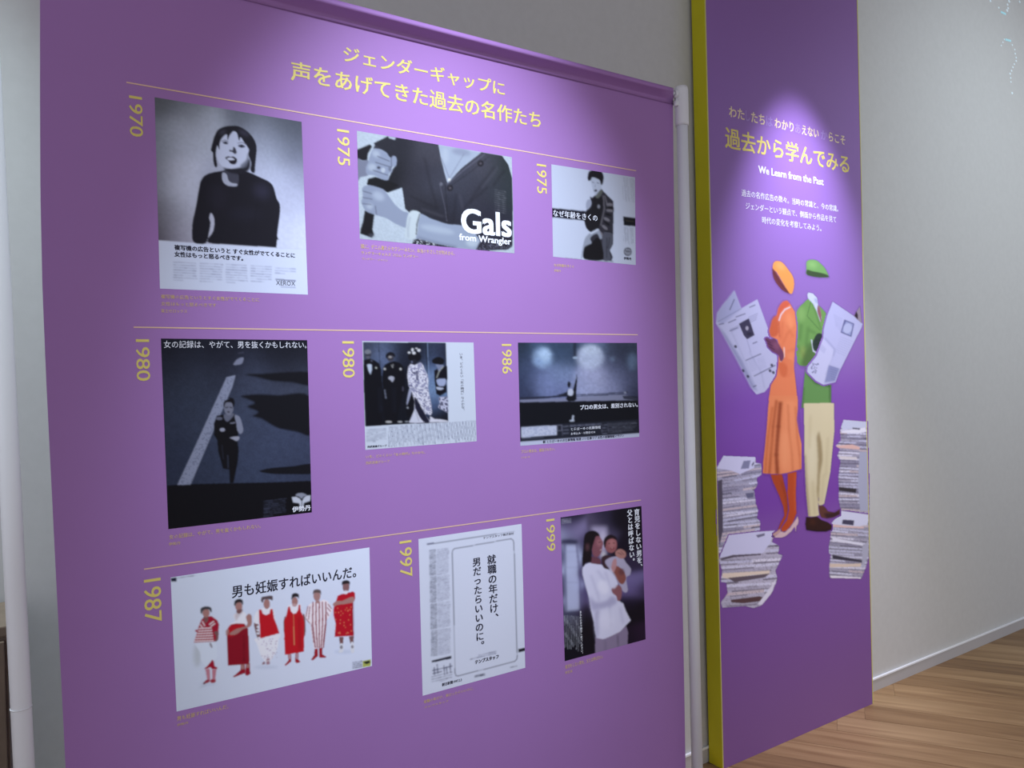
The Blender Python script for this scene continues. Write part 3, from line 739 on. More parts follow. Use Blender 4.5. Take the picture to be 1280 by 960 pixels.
# ---- 1980: the wedding group
H5 = Frame(430, 410, 5.0526); E = Frame(450, 420, 8.0)
p = Print([(115, 82), (818, 92), (838, 715), (135, 770)], YB, (200, 216, 250), 1.08, tint=(1, 1.08, 1.35), fr=H5)
ph = p.poly([(36, 67), (856, 72), (881, 855), (62, 899)], (30, 36, 60), .25, 1, False, E)
p.field([(120, 110, (66, 76, 106)), (60, 110, (50, 58, 84)), (230, 150, (84, 100, 140)), (300, 120, (60, 72, 104)), (250, 230, (92, 110, 156)), (380, 120, (26, 32, 52)), (420, 240, (24, 30, 50)), (450, 400, (12, 16, 32)), (600, 110, (22, 26, 44)),
         (650, 220, (24, 30, 48)), (720, 120, (50, 62, 92)), (720, 250, (70, 88, 132)), (705, 400, (100, 126, 176)), (735, 550, (104, 132, 180)), (740, 680, (70, 90, 136)), (800, 150, (40, 48, 76)), (840, 190, (24, 28, 48)), (150, 700, (10, 12, 26)),
         (420, 700, (10, 14, 28)), (790, 790, (14, 16, 30)), (220, 330, (60, 74, 110)), (430, 580, (12, 16, 30))], 62, ph, E)
p.grain(.12, 2, ph)
p.line([(188, 70), (204, 300)], 5, (14, 16, 28), .3, 1, E); p.line([(672, 70), (684, 300), (690, 480)], 7, (120, 144, 190), .4, .8, E); p.line([(662, 70), (672, 480)], 8, (12, 14, 26), .4, .9, E)
MB_ = (7, 8, 20)
p.poly([(40, 245), (100, 225), (150, 245), (195, 275), (214, 330), (222, 420), (236, 560), (226, 700), (215, 890), (62, 898), (40, 500)], MB_, .4, 1, False, E)
p.ell((85, 190), 30, 42, (58, 62, 82), .5, 1, 0, E); p.ell((82, 162), 33, 24, (112, 120, 142), .5, 1, 0, E); p.line([(62, 192), (108, 190)], 8, (24, 26, 38), .4, .9, E); p.ell((84, 216), 18, 12, (92, 96, 118), .5, .8, 0, E)
p.poly([(74, 290), (96, 282), (122, 288), (122, 340), (108, 388), (90, 350)], (178, 196, 232), .4, 1, False, E); p.ell((165, 321), 9, 10, (170, 180, 190), .3, 1, 0, E); p.ell((120, 250), 10, 12, (80, 86, 112), .5, .8, 0, E)
p.poly([(235, 320), (255, 285), (300, 262), (340, 252), (395, 268), (432, 305), (450, 400), (446, 560), (425, 600), (400, 700), (372, 862), (260, 870), (240, 740), (232, 560), (222, 420)], MB_, .4, 1, False, E)
p.ell((308, 218), 36, 42, (60, 62, 80), .5, 1, 0, E); p.ell((303, 212), 16, 13, (150, 150, 160), .5, .9, 0, E); p.poly([(260, 190), (290, 165), (330, 168), (352, 190), (350, 215), (330, 200), (290, 200), (272, 230), (260, 215)], (14, 14, 26), .4, 1, True, E)
p.line([(285, 232), (332, 232)], 8, (18, 18, 30), .4, .9, E)
for x, y in ((250, 331), (408, 332)): p.ell((x, y), 11, 11, (182, 190, 206), .3, 1, 0, E)
p.line([(316, 292), (328, 318), (334, 285)], 6, (150, 156, 170), .3, .9, E); p.poly([(290, 412), (315, 402), (342, 414), (340, 438), (326, 462), (306, 442), (288, 430)], (158, 166, 196), .4, 1, True, E)
p.line([(250, 540), (262, 625)], 10, (110, 120, 150), .5, .9, E); p.ell((430, 530), 9, 26, (60, 62, 84), .6, .9, 0, E)
for x in (190, 210, 330, 350): p.line([(x, 520), (x+6, 760)], 5, (26, 32, 54), .8, .8, E)
p.ell((290, 857), 32, 10, (168, 174, 190), .4, 1, 0, E); p.ell((402, 856), 24, 8, (160, 168, 186), .4, 1, 0, E); p.ell((468, 854), 18, 6, (140, 150, 172), .4, 1, 0, E)
KM = (204, 212, 244)
p.poly([(495, 530), (520, 520), (545, 600), (548, 700), (500, 800), (470, 790), (466, 700), (480, 620)], MB_, .5, 1, True, E)
p.poly([(500, 520), (522, 530), (500, 610), (484, 660), (468, 690), (476, 610)], (150, 160, 200), .4, 1, True, E)
kp = p.poly([(486, 310), (510, 282), (550, 292), (606, 268), (632, 296), (648, 345), (674, 390), (684, 450), (680, 520), (694, 600), (712, 690), (718, 770), (702, 790), (664, 772), (648, 790), (690, 840), (700, 862), (600, 862), (498, 862), (520, 800), (545, 740), (548, 650), (520, 560), (490, 500), (474, 400)], KM, .4, 1, False, E)
p.blotch(kp, (118, 124, 172), 2.2, .56, .75); p.blotch(kp, (96, 96, 140), 1.3, .66, .7)
p.poly([(520, 356), (545, 362), (580, 350), (586, 440), (562, 444), (560, 390), (530, 380)], (66, 70, 108), .5, .8, True, E)
p.line([(495, 490), (540, 520), (600, 540), (670, 520)], 6, (80, 86, 126), .6, .8, E); p.line([(648, 640), (640, 780)], 6, (90, 96, 136), .6, .8, E)
p.poly([(548, 610), (576, 640), (620, 722), (664, 800), (694, 862), (645, 862), (590, 800), (552, 710), (545, 650)], (24, 26, 50), .4, 1, True, E)
p.poly([(700, 800), (745, 828), (810, 832), (878, 846), (880, 856), (698, 862)], KM, .4, 1, False, E); p.poly([(500, 845), (530, 790), (556, 740), (590, 810), (615, 862), (500, 862)], (196, 206, 240), .4, 1, True, E); p.line([(552, 745), (590, 850)], 5, (90, 92, 110), .5, .8, E)
p.ell((548, 212), 66, 52, (9, 9, 20), .5, 1, 0, E); p.ell((543, 262), 26, 28, (26, 28, 44), .5, 1, 0, E); p.ell((520, 264), 8, 14, (110, 120, 160), .5, .7, 0, E)
for x, y, a_, b_ in ((493, 170, 14, 10), (540, 172, 17, 14), (590, 146, 16, 14), (526, 142, 12, 16), (566, 128, 12, 7)): p.ell((x, y), a_, b_, (206, 214, 236), .35, 1, 0, E)
p.ell((478, 716), 8, 11, (150, 160, 186), .4, 1, 0, E)
p.poly([(742, 345), (790, 318), (868, 300), (872, 430), (860, 470), (868, 560), (800, 600), (762, 580), (742, 430)], (12, 12, 26), .4, 1, False, E)
p.poly([(718, 250), (745, 222), (790, 212), (835, 235), (838, 270), (810, 292), (770, 284), (730, 275)], (10, 10, 20), .5, 1, True, E); p.poly([(756, 290), (800, 290), (835, 296), (812, 330), (786, 352), (772, 320)], (120, 132, 172), .5, .9, True, E); p.line([(834, 304), (790, 356), (766, 420)], 7, (170, 180, 190), .4, .9, E)
p.poly([(766, 440), (800, 428), (852, 430), (856, 470), (836, 500), (790, 500), (770, 470)], (150, 166, 214), .4, 1, True, E); p.poly([(762, 512), (800, 514), (834, 522), (810, 540), (772, 534)], (170, 184, 222), .4, 1, True, E)
p.blotch(p.poly([(790, 616), (860, 608), (876, 620), (880, 756), (830, 740), (784, 714), (796, 670)], (178, 186, 226), .4, 1, True, E), (40, 44, 80), 1.8, .5, .8)
p.vrows(284, 832, 6.2, 620, 752, -.07, 3, (84, 92, 134), .72, 4); p.rows(145, 272, 642, -.08, 9, 9.5, 4.5, (84, 92, 134), .75, 9, None, 24, .1)
P5 = p.build('poster_print', banner, 'printed advertisement with a dark photograph of a wedding group in kimonos')
text_col('slogan', [('いま、どのくらい「女の時代」なのかな。', (738, 156), (752, 530), 22)], H5, YB, m_black_ink, P5, bold=.0, res=1)
text_h('brand_lettering', '西武流通グループ', H5, (148, 744), (148, 758), 270, YB, m_black_ink, P5, bold=.03, res=1)
caption(['いま、どのくらい「女の時代」なのかな。', '西武流通グループ'], H5, [((138, 804), (138, 824), 512), ((138, 844), (138, 862), 288)])

# ---- 1986: dancer under big windows
J = Frame(620, 410, 5.647)
p = Print([(155, 103), (995, 105), (1012, 768), (172, 832)], YB, (100, 112, 156), .95, fr=J)
p.field([(170, 120, (34, 46, 66)), (450, 120, (44, 60, 88)), (330, 125, (60, 80, 115)), (180, 240, (38, 50, 76)), (250, 290, (70, 84, 126)), (450, 200, (56, 74, 108)), (510, 150, (50, 66, 96)), (200, 400, (50, 60, 96)), (330, 380, (104, 118, 170)),
         (450, 330, (110, 128, 176)), (450, 440, (100, 112, 164)), (700, 350, (150, 158, 204)), (640, 420, (140, 150, 198)), (820, 420, (124, 132, 178)), (700, 140, (92, 108, 146)), (840, 140, (50, 58, 84)), (890, 190, (38, 42, 64)), (830, 280, (84, 92, 130)),
         (960, 150, (50, 60, 84)), (970, 380, (52, 58, 90)), (900, 380, (90, 98, 140)), (980, 450, (40, 44, 72)), (200, 470, (44, 52, 84)), (930, 250, (52, 60, 88)), (180, 330, (40, 50, 80))], 58)
p.ell((332, 210), 66, 72, (140, 168, 216), 2.6, .8); p.ell((345, 190), 40, 44, (162, 190, 234), 2, .8); p.ell((300, 240), 30, 26, (120, 146, 196), 2, .7)
p.ell((664, 210), 92, 84, (166, 180, 220), 2.6, .9); p.ell((670, 160), 66, 34, (174, 190, 226), 2, .7); p.ell((960, 240), 34, 60, (92, 112, 150), 2.6, .7); p.ell((822, 220), 16, 14, (110, 132, 170), 2, .6)
p.grain(.10, 3); p.grain(.05, 1)
p.line([(556, 106), (557, 200)], 20, (28, 36, 56), .7, .9); p.ell((560, 212), 18, 8, (150, 172, 210), .6, .8)
p.poly([(172, 505), (520, 492), (900, 470), (1000, 500), (1004, 520), (170, 528)], (118, 124, 160), .5, .9, False)
p.poly([(890, 480), (940, 478), (1004, 482), (1004, 515), (900, 500)], (32, 36, 56), .5, .9, False)
p.line([(172, 496), (340, 490), (500, 478)], 13, (34, 38, 60), .5, 1); p.line([(560, 482), (900, 466)], 6, (30, 34, 54), .4, 1); p.line([(430, 474), (640, 470), (905, 455)], 6, (36, 40, 62), .4, 1)
p.ell((910, 456), 9, 7, (140, 148, 180), .4, .8); p.ell((922, 452), 5, 5, (20, 20, 34), .3)
p.poly([(166, 524), (1002, 508), (1010, 745), (174, 806)], (10, 13, 24), .4, 1, False)
p.poly([(540, 452), (552, 405), (564, 360), (570, 322), (575, 350), (570, 420), (566, 470), (570, 500), (552, 518), (512, 520), (494, 500), (505, 470)], (14, 16, 28), .35, 1, False)
p.poly([(508, 432), (500, 450), (470, 464), (440, 470), (446, 478), (500, 482), (512, 460)], (24, 28, 46), .4, 1, False)
p.poly([(512, 434), (535, 430), (546, 450), (540, 474), (516, 476), (506, 456)], (176, 186, 220), .4, 1); p.ell((516, 400), 12, 22, (20, 22, 34), .4); p.line([(530, 396), (540, 420)], 6, (110, 120, 150), .4, .8); p.ell((567, 350), 5, 8, (120, 130, 166), .4, .9)
p.poly([(540, 616), (550, 618), (548, 640), (552, 656), (524, 658), (522, 650), (536, 644)], (170, 182, 214), .35, 1)
p.poly([(174, 690), (1006, 644), (1010, 738), (176, 798)], (28, 32, 48), .4, 1, False)
wb = p.poly([(180, 698), (428, 686), (430, 753), (182, 771)], (176, 186, 222), .3, 1, False); p.blotch(wb, (146, 158, 200), 1.6, .5, .6)
for x in (466, 742, 788): p.line([(x, 684-(x-466)*.05), (x+4, 756-(x-466)*.06)], 3, (90, 96, 124), .3, .9)
p.line([(434, 686), (466, 684), (466, 722), (436, 724), (434, 686)], 3, (120, 126, 156), .3, .9)
p.rows(476, 515, 694, -.06, 3, 24, 9, (96, 102, 130), .8, 1, None, 16); p.rows(525, 735, 690, -.06, 1, 24, 12, (92, 98, 126), .8, 11, None, 14); p.rows(750, 782, 684, -.06, 4, 20, 7, (96, 102, 130), .7, 2, None, 10)
p.rows(794, 992, 672, -.06, 8, 9.5, 3, (110, 116, 144), .7, 3, None, 20, .2); p.line([(186, 780), (340, 770)], 6, (76, 82, 108), .4, .8)
p.poly([(170, 802), (1014, 740), (1016, 775), (170, 840)], (176, 186, 226), .3, 1, False)
P6 = p.build('poster_print', banner, 'printed advertisement of a small figure raising one arm beneath bright windows')
text_h('slogan', 'プロの男女は、差別されない。', J, (592, 543), (594, 579), 1000, YB, m_white_ink, P6, bold=.02)
text_h('small_lettering', 'とらばーゆの就職情報', J, (528, 704), (528, 726), 738, YB, m_white_ink, P6, res=1)
text_h('small_lettering', 'お申込み・お問合せは', J, (528, 738), (528, 756), 700, YB, m_white_ink, P6, res=1)
text_h('small_lettering', '朝 とらばーゆのお仕事情報 毎週 いい仕事ラブ 女性の就職情報マガジン', J, (330, 794), (331, 815), 902, YB, m_black_ink, P6, bold=.02, res=1)
caption(['プロの男女は、差別されない。', 'とらばーゆ'], J, [((178, 862), (178, 886), 416), ((178, 908), (178, 922), 238)])

# ---- 1987: six figures in red
L7 = Frame(170, 670, 4.0); F7 = Frame(220, 740, 7.384); G7 = Frame(340, 710, 6.857)
p = Print([(173, 207), (1167, 57), (1180, 650), (203, 878)], YB, (184, 196, 226), .66, tint=(1, 1.03, 1.22), fr=L7)
RD = (166, 20, 34); RD2 = (120, 14, 34); SKN = (146, 108, 110); SKD = (106, 74, 80); HR = (34, 28, 34); WH = (200, 206, 228)
p.field([(250, 300, (186, 198, 228)), (250, 800, (176, 188, 218)), (700, 700, (190, 200, 230)), (1100, 200, (188, 198, 232)), (1100, 600, (186, 196, 230))], 260)
for x, y, a_, b_, f in ((1040, 578, 50, 9, L7), (650, 655, 60, 8, L7), (360, 738, 40, 8, L7)): p.ell((x, y), a_, b_, (164, 176, 208), 1.5, .6, 0, f)
p.ell((200, 580), 34, 110, (158, 168, 186), 1.6, .75, 0, F7); p.ell((255, 865), 40, 8, (160, 172, 200), 1, .7, -.4, F7)
# figure 1
p.poly([(185, 470), (330, 462), (372, 470), (378, 600), (340, 640), (300, 690), (240, 640), (225, 560)], (188, 200, 228), .6, .9, True, F7)
p.poly([(262, 708), (300, 672), (338, 622), (352, 640), (360, 684), (384, 694), (380, 712), (338, 712), (318, 690), (290, 708)], (138, 14, 42), .35, 1, False, F7)
p.poly([(274, 708), (314, 706), (318, 800), (322, 822), (254, 850), (256, 834), (290, 806)], (164, 110, 132), .4, 1, False, F7); p.poly([(334, 712), (376, 710), (366, 790), (372, 826), (324, 836), (318, 812), (336, 796)], (164, 108, 130), .4, 1, False, F7)
p.ell((290, 822), 24, 14, (126, 20, 44), .4, .9, -.5, F7); p.ell((344, 820), 24, 16, (130, 18, 40), .4, .9, 0, F7); p.ell((264, 840), 10, 9, (40, 34, 50), .4, .9, 0, F7)
p.poly([(210, 322), (240, 252), (270, 226), (330, 224), (384, 262), (400, 300), (394, 360), (388, 440), (360, 456), (170, 466), (180, 430), (198, 372), (178, 364), (184, 348), (206, 350)], (140, 18, 46), .4, 1, False, F7)
for k in range(6):
    y = 336+k*23; p.line([(214-k*8, y+2), (330+k*4, y-4)], 10, (206, 204, 222), .3, .95, F7)
for q in ([(226, 300), (246, 330)], [(246, 272), (268, 312)], [(310, 300), (352, 272)], [(322, 320), (362, 290)]): p.line(q, 11, (200, 198, 214), .35, .9, F7)
p.poly([(352, 370), (392, 366), (388, 440), (362, 456), (372, 410)], SKD, .5, 1, True, F7); p.ell((325, 490), 9, 28, (110, 100, 116), .6, .9, -.4, F7)
p.poly([(258, 230), (296, 226), (300, 262), (278, 288), (262, 262)], SKD, .4, 1, True, F7)
p.ell((280, 192), 34, 44, SKN, .4, 1, 0, F7); p.poly([(228, 180), (236, 148), (278, 134), (320, 142), (334, 170), (326, 188), (306, 164), (262, 166), (246, 190), (240, 206)], (52, 52, 60), .4, 1, True, F7)
# figure 2
p.poly([(532, 220), (560, 196), (610, 180), (650, 210), (650, 300), (500, 300), (545, 270)], (202, 206, 228), .5, 1, True, F7)
p.poly([(545, 215), (560, 190), (612, 160), (616, 190), (580, 230), (556, 268)], (150, 130, 140), .8, .5, True, F7)
p.poly([(600, 668), (636, 664), (640, 700), (642, 746), (600, 760), (540, 784), (526, 778), (560, 752), (598, 716)], (130, 14, 38), .4, 1, False, F7); p.poly([(650, 660), (680, 656), (682, 710), (690, 752), (660, 770), (640, 764), (640, 720)], (130, 14, 38), .4, 1, False, F7)
p.poly([(598, 662), (630, 660), (632, 710), (604, 712)], SKN, .4, 1, False, F7); p.poly([(650, 656), (680, 650), (680, 696), (652, 700)], SKN, .4, 1, False, F7)
p.poly([(492, 322), (510, 300), (560, 292), (632, 294), (668, 340), (674, 480), (680, 640), (672, 664), (480, 678), (474, 520), (472, 390), (480, 340)], RD2, .4, 1, False, F7)
p.poly([(500, 310), (560, 296), (630, 300), (610, 340), (540, 400), (490, 410), (480, 360)], RD, .9, .8, True, F7); p.line([(628, 400), (630, 640)], 9, (74, 8, 22), .7, .8, F7)
p.poly([(648, 230), (676, 202), (700, 226), (700, 290), (680, 322), (620, 344), (560, 388), (505, 396), (500, 378), (560, 340), (640, 318), (660, 290)], SKN, .4, 1, True, F7)
p.poly([(462, 360), (480, 342), (492, 360), (480, 400), (464, 396)], SKN, .4, .9, True, F7)
p.ell((581, 132), 33, 46, SKN, .4, 1, 0, F7); p.poly([(538, 110), (548, 80), (584, 64), (614, 76), (620, 110), (612, 120), (600, 98), (562, 104), (550, 130), (542, 128)], HR, .4, 1, True, F7); p.poly([(560, 172), (612, 160), (602, 192), (574, 202)], SKD, .4, 1, True, F7)
# figure 3
p.poly([(722, 290), (742, 262), (764, 280), (760, 340), (782, 420), (764, 460), (744, 400), (726, 330)], SKD, .5, 1, True, F7)
for y in (322, 352, 382): p.ell((758, y), 15, 10, WH, .3, .9, 0, F7)
p.poly([(600, 510), (716, 488), (712, 520), (704, 570), (672, 622), (650, 630), (622, 590), (606, 540)], (204, 208, 232), .5, 1, True, L7); p.poly([(634, 630), (644, 626), (646, 640), (630, 642)], (110, 60, 76), .3, .9, False, L7); p.poly([(652, 612), (668, 610), (670, 640), (652, 642)], (128, 70, 84), .3, .8, False, L7); p.line([(650, 624), (672, 622)], 4, WH, .3, .8, L7)
r_ = random.Random(2)
for k in range(46): p.ell((608+r_.random()*100, 508+r_.random()*104), 2.4, 2.0, (120, 88, 116), .25, .9, 0, L7)
p.poly([(590, 415), (606, 376), (650, 356), (684, 366), (694, 400), (690, 430), (604, 440)], (204, 208, 230), .5, 1, True, L7)
p.poly([(614, 370), (628, 368), (634, 388), (650, 396), (668, 388), (672, 366), (684, 366), (690, 410), (706, 450), (717, 486), (622, 512), (620, 470), (616, 410)], RD, .4, 1, False, L7)
p.ell((654, 340), 16, 26, SKN, .4, 1, 0, L7); p.poly([(626, 326), (630, 306), (654, 302), (682, 300), (682, 324), (670, 318), (640, 320), (636, 334)], (78, 66, 76), .4, 1, True, L7)
# figure 4
p.poly([(108, 420), (120, 430), (116, 560), (102, 540), (98, 470)], SKD, .4, 1, True, G7); p.poly([(262, 404), (284, 420), (286, 560), (268, 570)], SKD, .4, 1, True, G7)
p.poly([(136, 740), (162, 738), (164, 800), (118, 836), (108, 828), (142, 790)], (140, 14, 30), .35, 1, False, G7); p.poly([(202, 722), (226, 720), (224, 780), (244, 804), (210, 814), (196, 800)], (140, 14, 30), .35, 1, False, G7)
for x in (150, 214): p.line([(x, 732), (x, 775)], 20, (156, 130, 146), .4, 1, G7)
p.poly([(142, 320), (236, 310), (246, 350), (200, 400), (140, 370)], (206, 208, 230), .4, 1, True, G7)
p.poly([(138, 332), (152, 330), (162, 372), (184, 394), (206, 388), (222, 360), (228, 318), (242, 316), (246, 370), (266, 410), (276, 470), (274, 716), (110, 744), (104, 600), (106, 450), (124, 400)], RD, .4, 1, False, G7)
p.line([(184, 400), (190, 660)], 5, (190, 150, 110), .4, .8, G7); p.line([(230, 420), (240, 700)], 16, (122, 12, 26), 1.2, .6, G7)
p.ell((195, 288), 26, 40, SKN, .4, 1, 0, G7); p.ell((192, 318), 20, 14, (170, 140, 150), .5, .9, 0, G7); p.poly([(166, 262), (172, 228), (200, 216), (228, 228), (230, 264), (220, 252), (196, 250), (176, 262), (170, 276)], HR, .4, 1, True, G7)
# figure 5
p.poly([(362, 690), (390, 686), (394, 752), (350, 790), (332, 784), (362, 744)], (136, 14, 32), .35, 1, False, G7); p.poly([(402, 684), (432, 680), (430, 738), (464, 758), (456, 768), (404, 768)], (136, 14, 32), .35, 1, False, G7)
p.poly([(322, 420), (330, 480), (316, 470), (286, 430)], SKN, .4, 1, True, G7)
bd = p.poly([(340, 300), (372, 290), (410, 286), (440, 272), (474, 284), (494, 310), (516, 356), (482, 430), (462, 450), (462, 520), (446, 650), (440, 676), (362, 692), (342, 600), (330, 520), (326, 470), (300, 440), (280, 410), (312, 320)], (212, 206, 226), .35, 1, False, G7)
for k, x in enumerate((350, 377, 404, 431, 458)):
    p.line([(x, 292), (x+(k-2)*1.5, 470), (404+(k-2)*17, 682)], 10, (118, 16, 44), .25, 1, G7)
for q in ([(306, 330), (290, 420)], [(324, 330), (312, 440)], [(478, 310), (508, 350)], [(470, 340), (500, 372)], [(468, 380), (484, 410)], [(338, 480), (358, 640)], [(456, 480), (440, 640)]): p.line(q, 8, (112, 18, 48), .3, .9, G7)
p.ell((384, 240), 30, 46, (146, 112, 116), .4, 1, 0, G7); p.poly([(372, 280), (406, 280), (404, 304), (380, 304)], (146, 112, 116), .4, 1, False, G7); p.poly([(352, 230), (354, 196), (384, 184), (416, 194), (418, 236), (408, 218), (366, 214)], (84, 72, 76), .4, 1, True, G7)
# figure 6
p.poly([(572, 590), (612, 590), (606, 654), (580, 658)], SKD, .4, 1, False, G7); p.poly([(656, 586), (698, 580), (698, 644), (670, 648)], SKD, .4, 1, False, G7)
p.poly([(578, 650), (606, 650), (608, 716), (570, 722), (580, 690)], (190, 196, 218), .5, 1, True, G7); p.poly([(672, 642), (698, 640), (704, 716), (676, 722)], (190, 196, 218), .5, 1, True, G7); p.ell((592, 678), 12, 16, (84, 80, 96), .5, .8, 0, G7); p.ell((686, 674), 11, 14, (90, 84, 100), .5, .8, 0, G7)
dr = p.poly([(560, 240), (592, 226), (640, 216), (690, 202), (710, 216), (708, 268), (692, 290), (692, 400), (696, 540), (700, 580), (534, 590), (544, 480), (524, 400), (526, 340), (552, 270)], (158, 16, 36), .35, 1, False, G7)
r_ = random.Random(5)
for k in range(30): p.ell((540+r_.random()*140, 330+r_.random()*240), 4.5, 5.5, (200, 120, 90), .25, .9, 0, G7)
p.line([(690, 300), (692, 570)], 14, (110, 10, 26), .9, .7, G7)
p.poly([(526, 300), (560, 284), (600, 282), (640, 264), (690, 248), (704, 270), (690, 296), (620, 310), (560, 318), (534, 330), (522, 320)], SKN, .4, 1, True, G7)
p.ell((632, 162), 30, 48, (118, 86, 94), .4, 1, 0, G7); p.poly([(598, 150), (600, 118), (634, 106), (664, 118), (662, 152), (652, 136), (612, 140)], HR, .4, 1, True, G7); p.poly([(612, 200), (650, 196), (640, 222), (618, 222)], WH, .4, .8, True, G7)
# corner marks
p.poly([(176, 212), (204, 208), (206, 228), (178, 231)], (18, 24, 50), .3, 1, False); p.rows(208, 300, 212, -.14, 1, 6, 4, (60, 66, 100), .8, 2, None, 12)
p.rows(1082, 1128, 632, -.16, 4, 9, 6, (60, 62, 84), .9, 7, None, 9); p.poly([(1130, 624), (1172, 615), (1172, 648), (1132, 656)], (150, 158, 84), .3, 1, False); p.poly([(1136, 628), (1150, 626), (1166, 622), (1170, 632), (1150, 640), (1140, 634)], (26, 30, 34), .35, 1, False)
P7 = p.build('poster_print', banner, 'white printed advertisement of six figures dressed in red, year 1987')
text_h('slogan', '男も妊娠すればいいんだ。', L7, (476, 250), (482, 312), 1100, YB, m_black_ink, P7, bold=.018, res=3)
caption(['男も妊娠すればいいんだ。', '伊勢丹'], L7, [((204, 902), (205, 926), 462), ((204, 940), (205, 952), 262)])

# ---- 1997: newspaper sheet with a framed slogan
M8 = Frame(490, 640, 3.842); N8 = Frame(520, 760, 8.0)
p = Print([(127, 130), (622, 57), (640, 748), (147, 883)], YB, (190, 200, 234), .76, fr=M8)
K = (36, 38, 66)
p.line([(170, 158), (586, 95)], 3, K, .25, .95)
fr_ = [(300, 178), (570, 130), (580, 136), (584, 150), (600, 690), (598, 706), (588, 716), (318, 786), (308, 784), (304, 772), (290, 196), (293, 184), (300, 178)]
p.line(fr_, 3.4, K, .25, .95)
p.line([(170, 155), (202, 150)], 5, (80, 84, 120), .4, .9)
for k in range(4):
    y0 = 186+k*128
    p.rows(182+k*2.5, 212+k*2.5, y0, -.1, 27, 4.6, 3.6, (58, 62, 92), .85, 20+k, None, 16); p.rows(216+k*2.5, 276+k*3, y0-4, -.12, 27, 4.6, 2.6, (96, 102, 138), .75, 30+k, None, 22, .1)
p.poly([(192, 712), (286, 690), (287, 702), (193, 722)], (22, 22, 44), .25, 1, False); p.poly([(605, 657), (637, 651), (638, 666), (606, 673)], (22, 22, 34), .25, 1, False)
for q in ([(196, 760), (290, 738)], [(218, 730), (222, 775)], [(250, 735), (254, 780)], [(280, 725), (282, 770)], [(198, 775), (240, 764)], [(262, 742), (266, 776)], [(204, 745), (206, 782)]): p.line(q, 5, (66, 70, 104), .4, .85)
p.rows(192, 290, 790, -.24, 3, 12, 4, (70, 74, 108), .8, 41, None, 12)
p.rows(228, 262, 812, -.2, 1, 4, 3, (60, 64, 92), .6, 42, None, 8)
p.rows(376, 500, 706, -.24, 1, 7, 5, (84, 88, 124), .85, 44, None, 14); p.rows(415, 500, 688, -.24, 1, 7, 5, (84, 88, 124), .85, 45, None, 14)
p.rows(566, 600, 745, -.2, 1, 4, 5, (60, 64, 92), .85, 46, None, 14); p.rows(398, 445, 788, -.2, 1, 4, 11, (50, 54, 82), .85, 47, None, 10)
P8 = p.build('poster_print', banner, 'white printed newspaper sheet with a round-cornered frame and vertical slogan')
text_col('slogan', [('就職の年だけ、', (477, 204), (492, 532), 43), ('男だったらいいのに。', (406, 217), (424, 664), 41)], M8, YB, m_black_ink, P8, bold=.022, res=3)
text_h('brand_lettering', 'テンプスタッフ', M8, (398, 712), (398, 732), 512, YB, m_black_ink, P8, bold=.05)
text_h('small_lettering', 'テンプスタッフ株式会社', M8, (438, 119), (438, 131), 585, YB, m_black_ink, P8, bold=.01, res=1)
text_h('small_lettering', '朝日新聞1997.2.3', M8, (240, 822), (240, 838), 335, YB, m_black_ink, P8, bold=.03, res=1)
caption(['就職の年だけ、男だったらいいのに。', 'テンプスタッフ'], M8, [((153, 904), (153, 920), 392), ((155, 934), (155, 944), 270)])

# ---- 1999: parent with a baby
H9 = Frame(670, 620, 4.174); Q9 = Frame(700, 640, 5.335)
p = Print([(128, 112), (550, 52), (572, 748), (150, 862)], YB, (24, 18, 40), .70, fr=H9)
p.field([(60, 60, (22, 18, 40)), (60, 110, (90, 84, 130)), (110, 140, (110, 104, 152)), (30, 160, (128, 132, 176)), (70, 200, (60, 58, 96)), (80, 250, (150, 160, 206)), (80, 350, (152, 162, 210)), (90, 480, (140, 146, 200)), (90, 580, (120, 122, 170)),
         (30, 300, (70, 72, 112)), (30, 500, (50, 50, 84)), (165, 200, (60, 54, 92)), (165, 400, (62, 54, 100)), (175, 560, (70, 62, 110)), (170, 640, (66, 58, 96)), (60, 680, (60, 62, 92)), (50, 780, (26, 24, 42)), (120, 720, (44, 42, 66)), (60, 880, (12, 12, 24)),
         (180, 760, (24, 16, 30)), (200, 860, (14, 10, 22)), (300, 80, (36, 32, 58)), (260, 110, (70, 64, 96)), (330, 150, (60, 56, 88)), (380, 80, (14, 10, 24)), (430, 200, (18, 12, 30)), (520, 120, (16, 10, 26)), (480, 350, (40, 32, 62)),
         (500, 460, (100, 92, 150)), (480, 520, (90, 80, 136)), (540, 520, (50, 40, 78)), (480, 600, (20, 14, 34)), (540, 640, (14, 8, 22)), (480, 700, (14, 8, 22)), (530, 800, (34, 18, 46)), (480, 820, (22, 12, 32))], 34, None, Q9)
p.poly([(10, 186), (70, 182), (120, 190), (120, 216), (10, 214)], (36, 36, 66), 1.2, .9, False, Q9)
p.poly([(40, 225), (112, 225), (118, 400), (128, 560), (130, 650), (40, 660)], (160, 170, 216), 1.5, .8, False, Q9); p.line([(112, 216), (134, 420), (142, 640)], 9, (78, 74, 118), .8, .9, Q9); p.line([(34, 216), (46, 660)], 8, (60, 60, 100), .8, .8, Q9)
for y in (265, 370, 470): p.line([(40, y), (130, y)], 5, (120, 128, 176), .7, .6, Q9)
p.poly([(205, 100), (310, 100), (320, 180), (300, 300), (270, 320), (240, 180)], (150, 146, 190), 2.2, .85, False, Q9); p.ell((285, 190), 20, 60, (168, 166, 204), 2, .8, 0, Q9); p.ell((290, 285), 14, 22, (170, 170, 190), 1.5, .9, 0, Q9)
for x, y in ((175, 780), (180, 680)): p.ell((x, y), 40, 60, (12, 8, 18), 3, .8, 0, Q9)
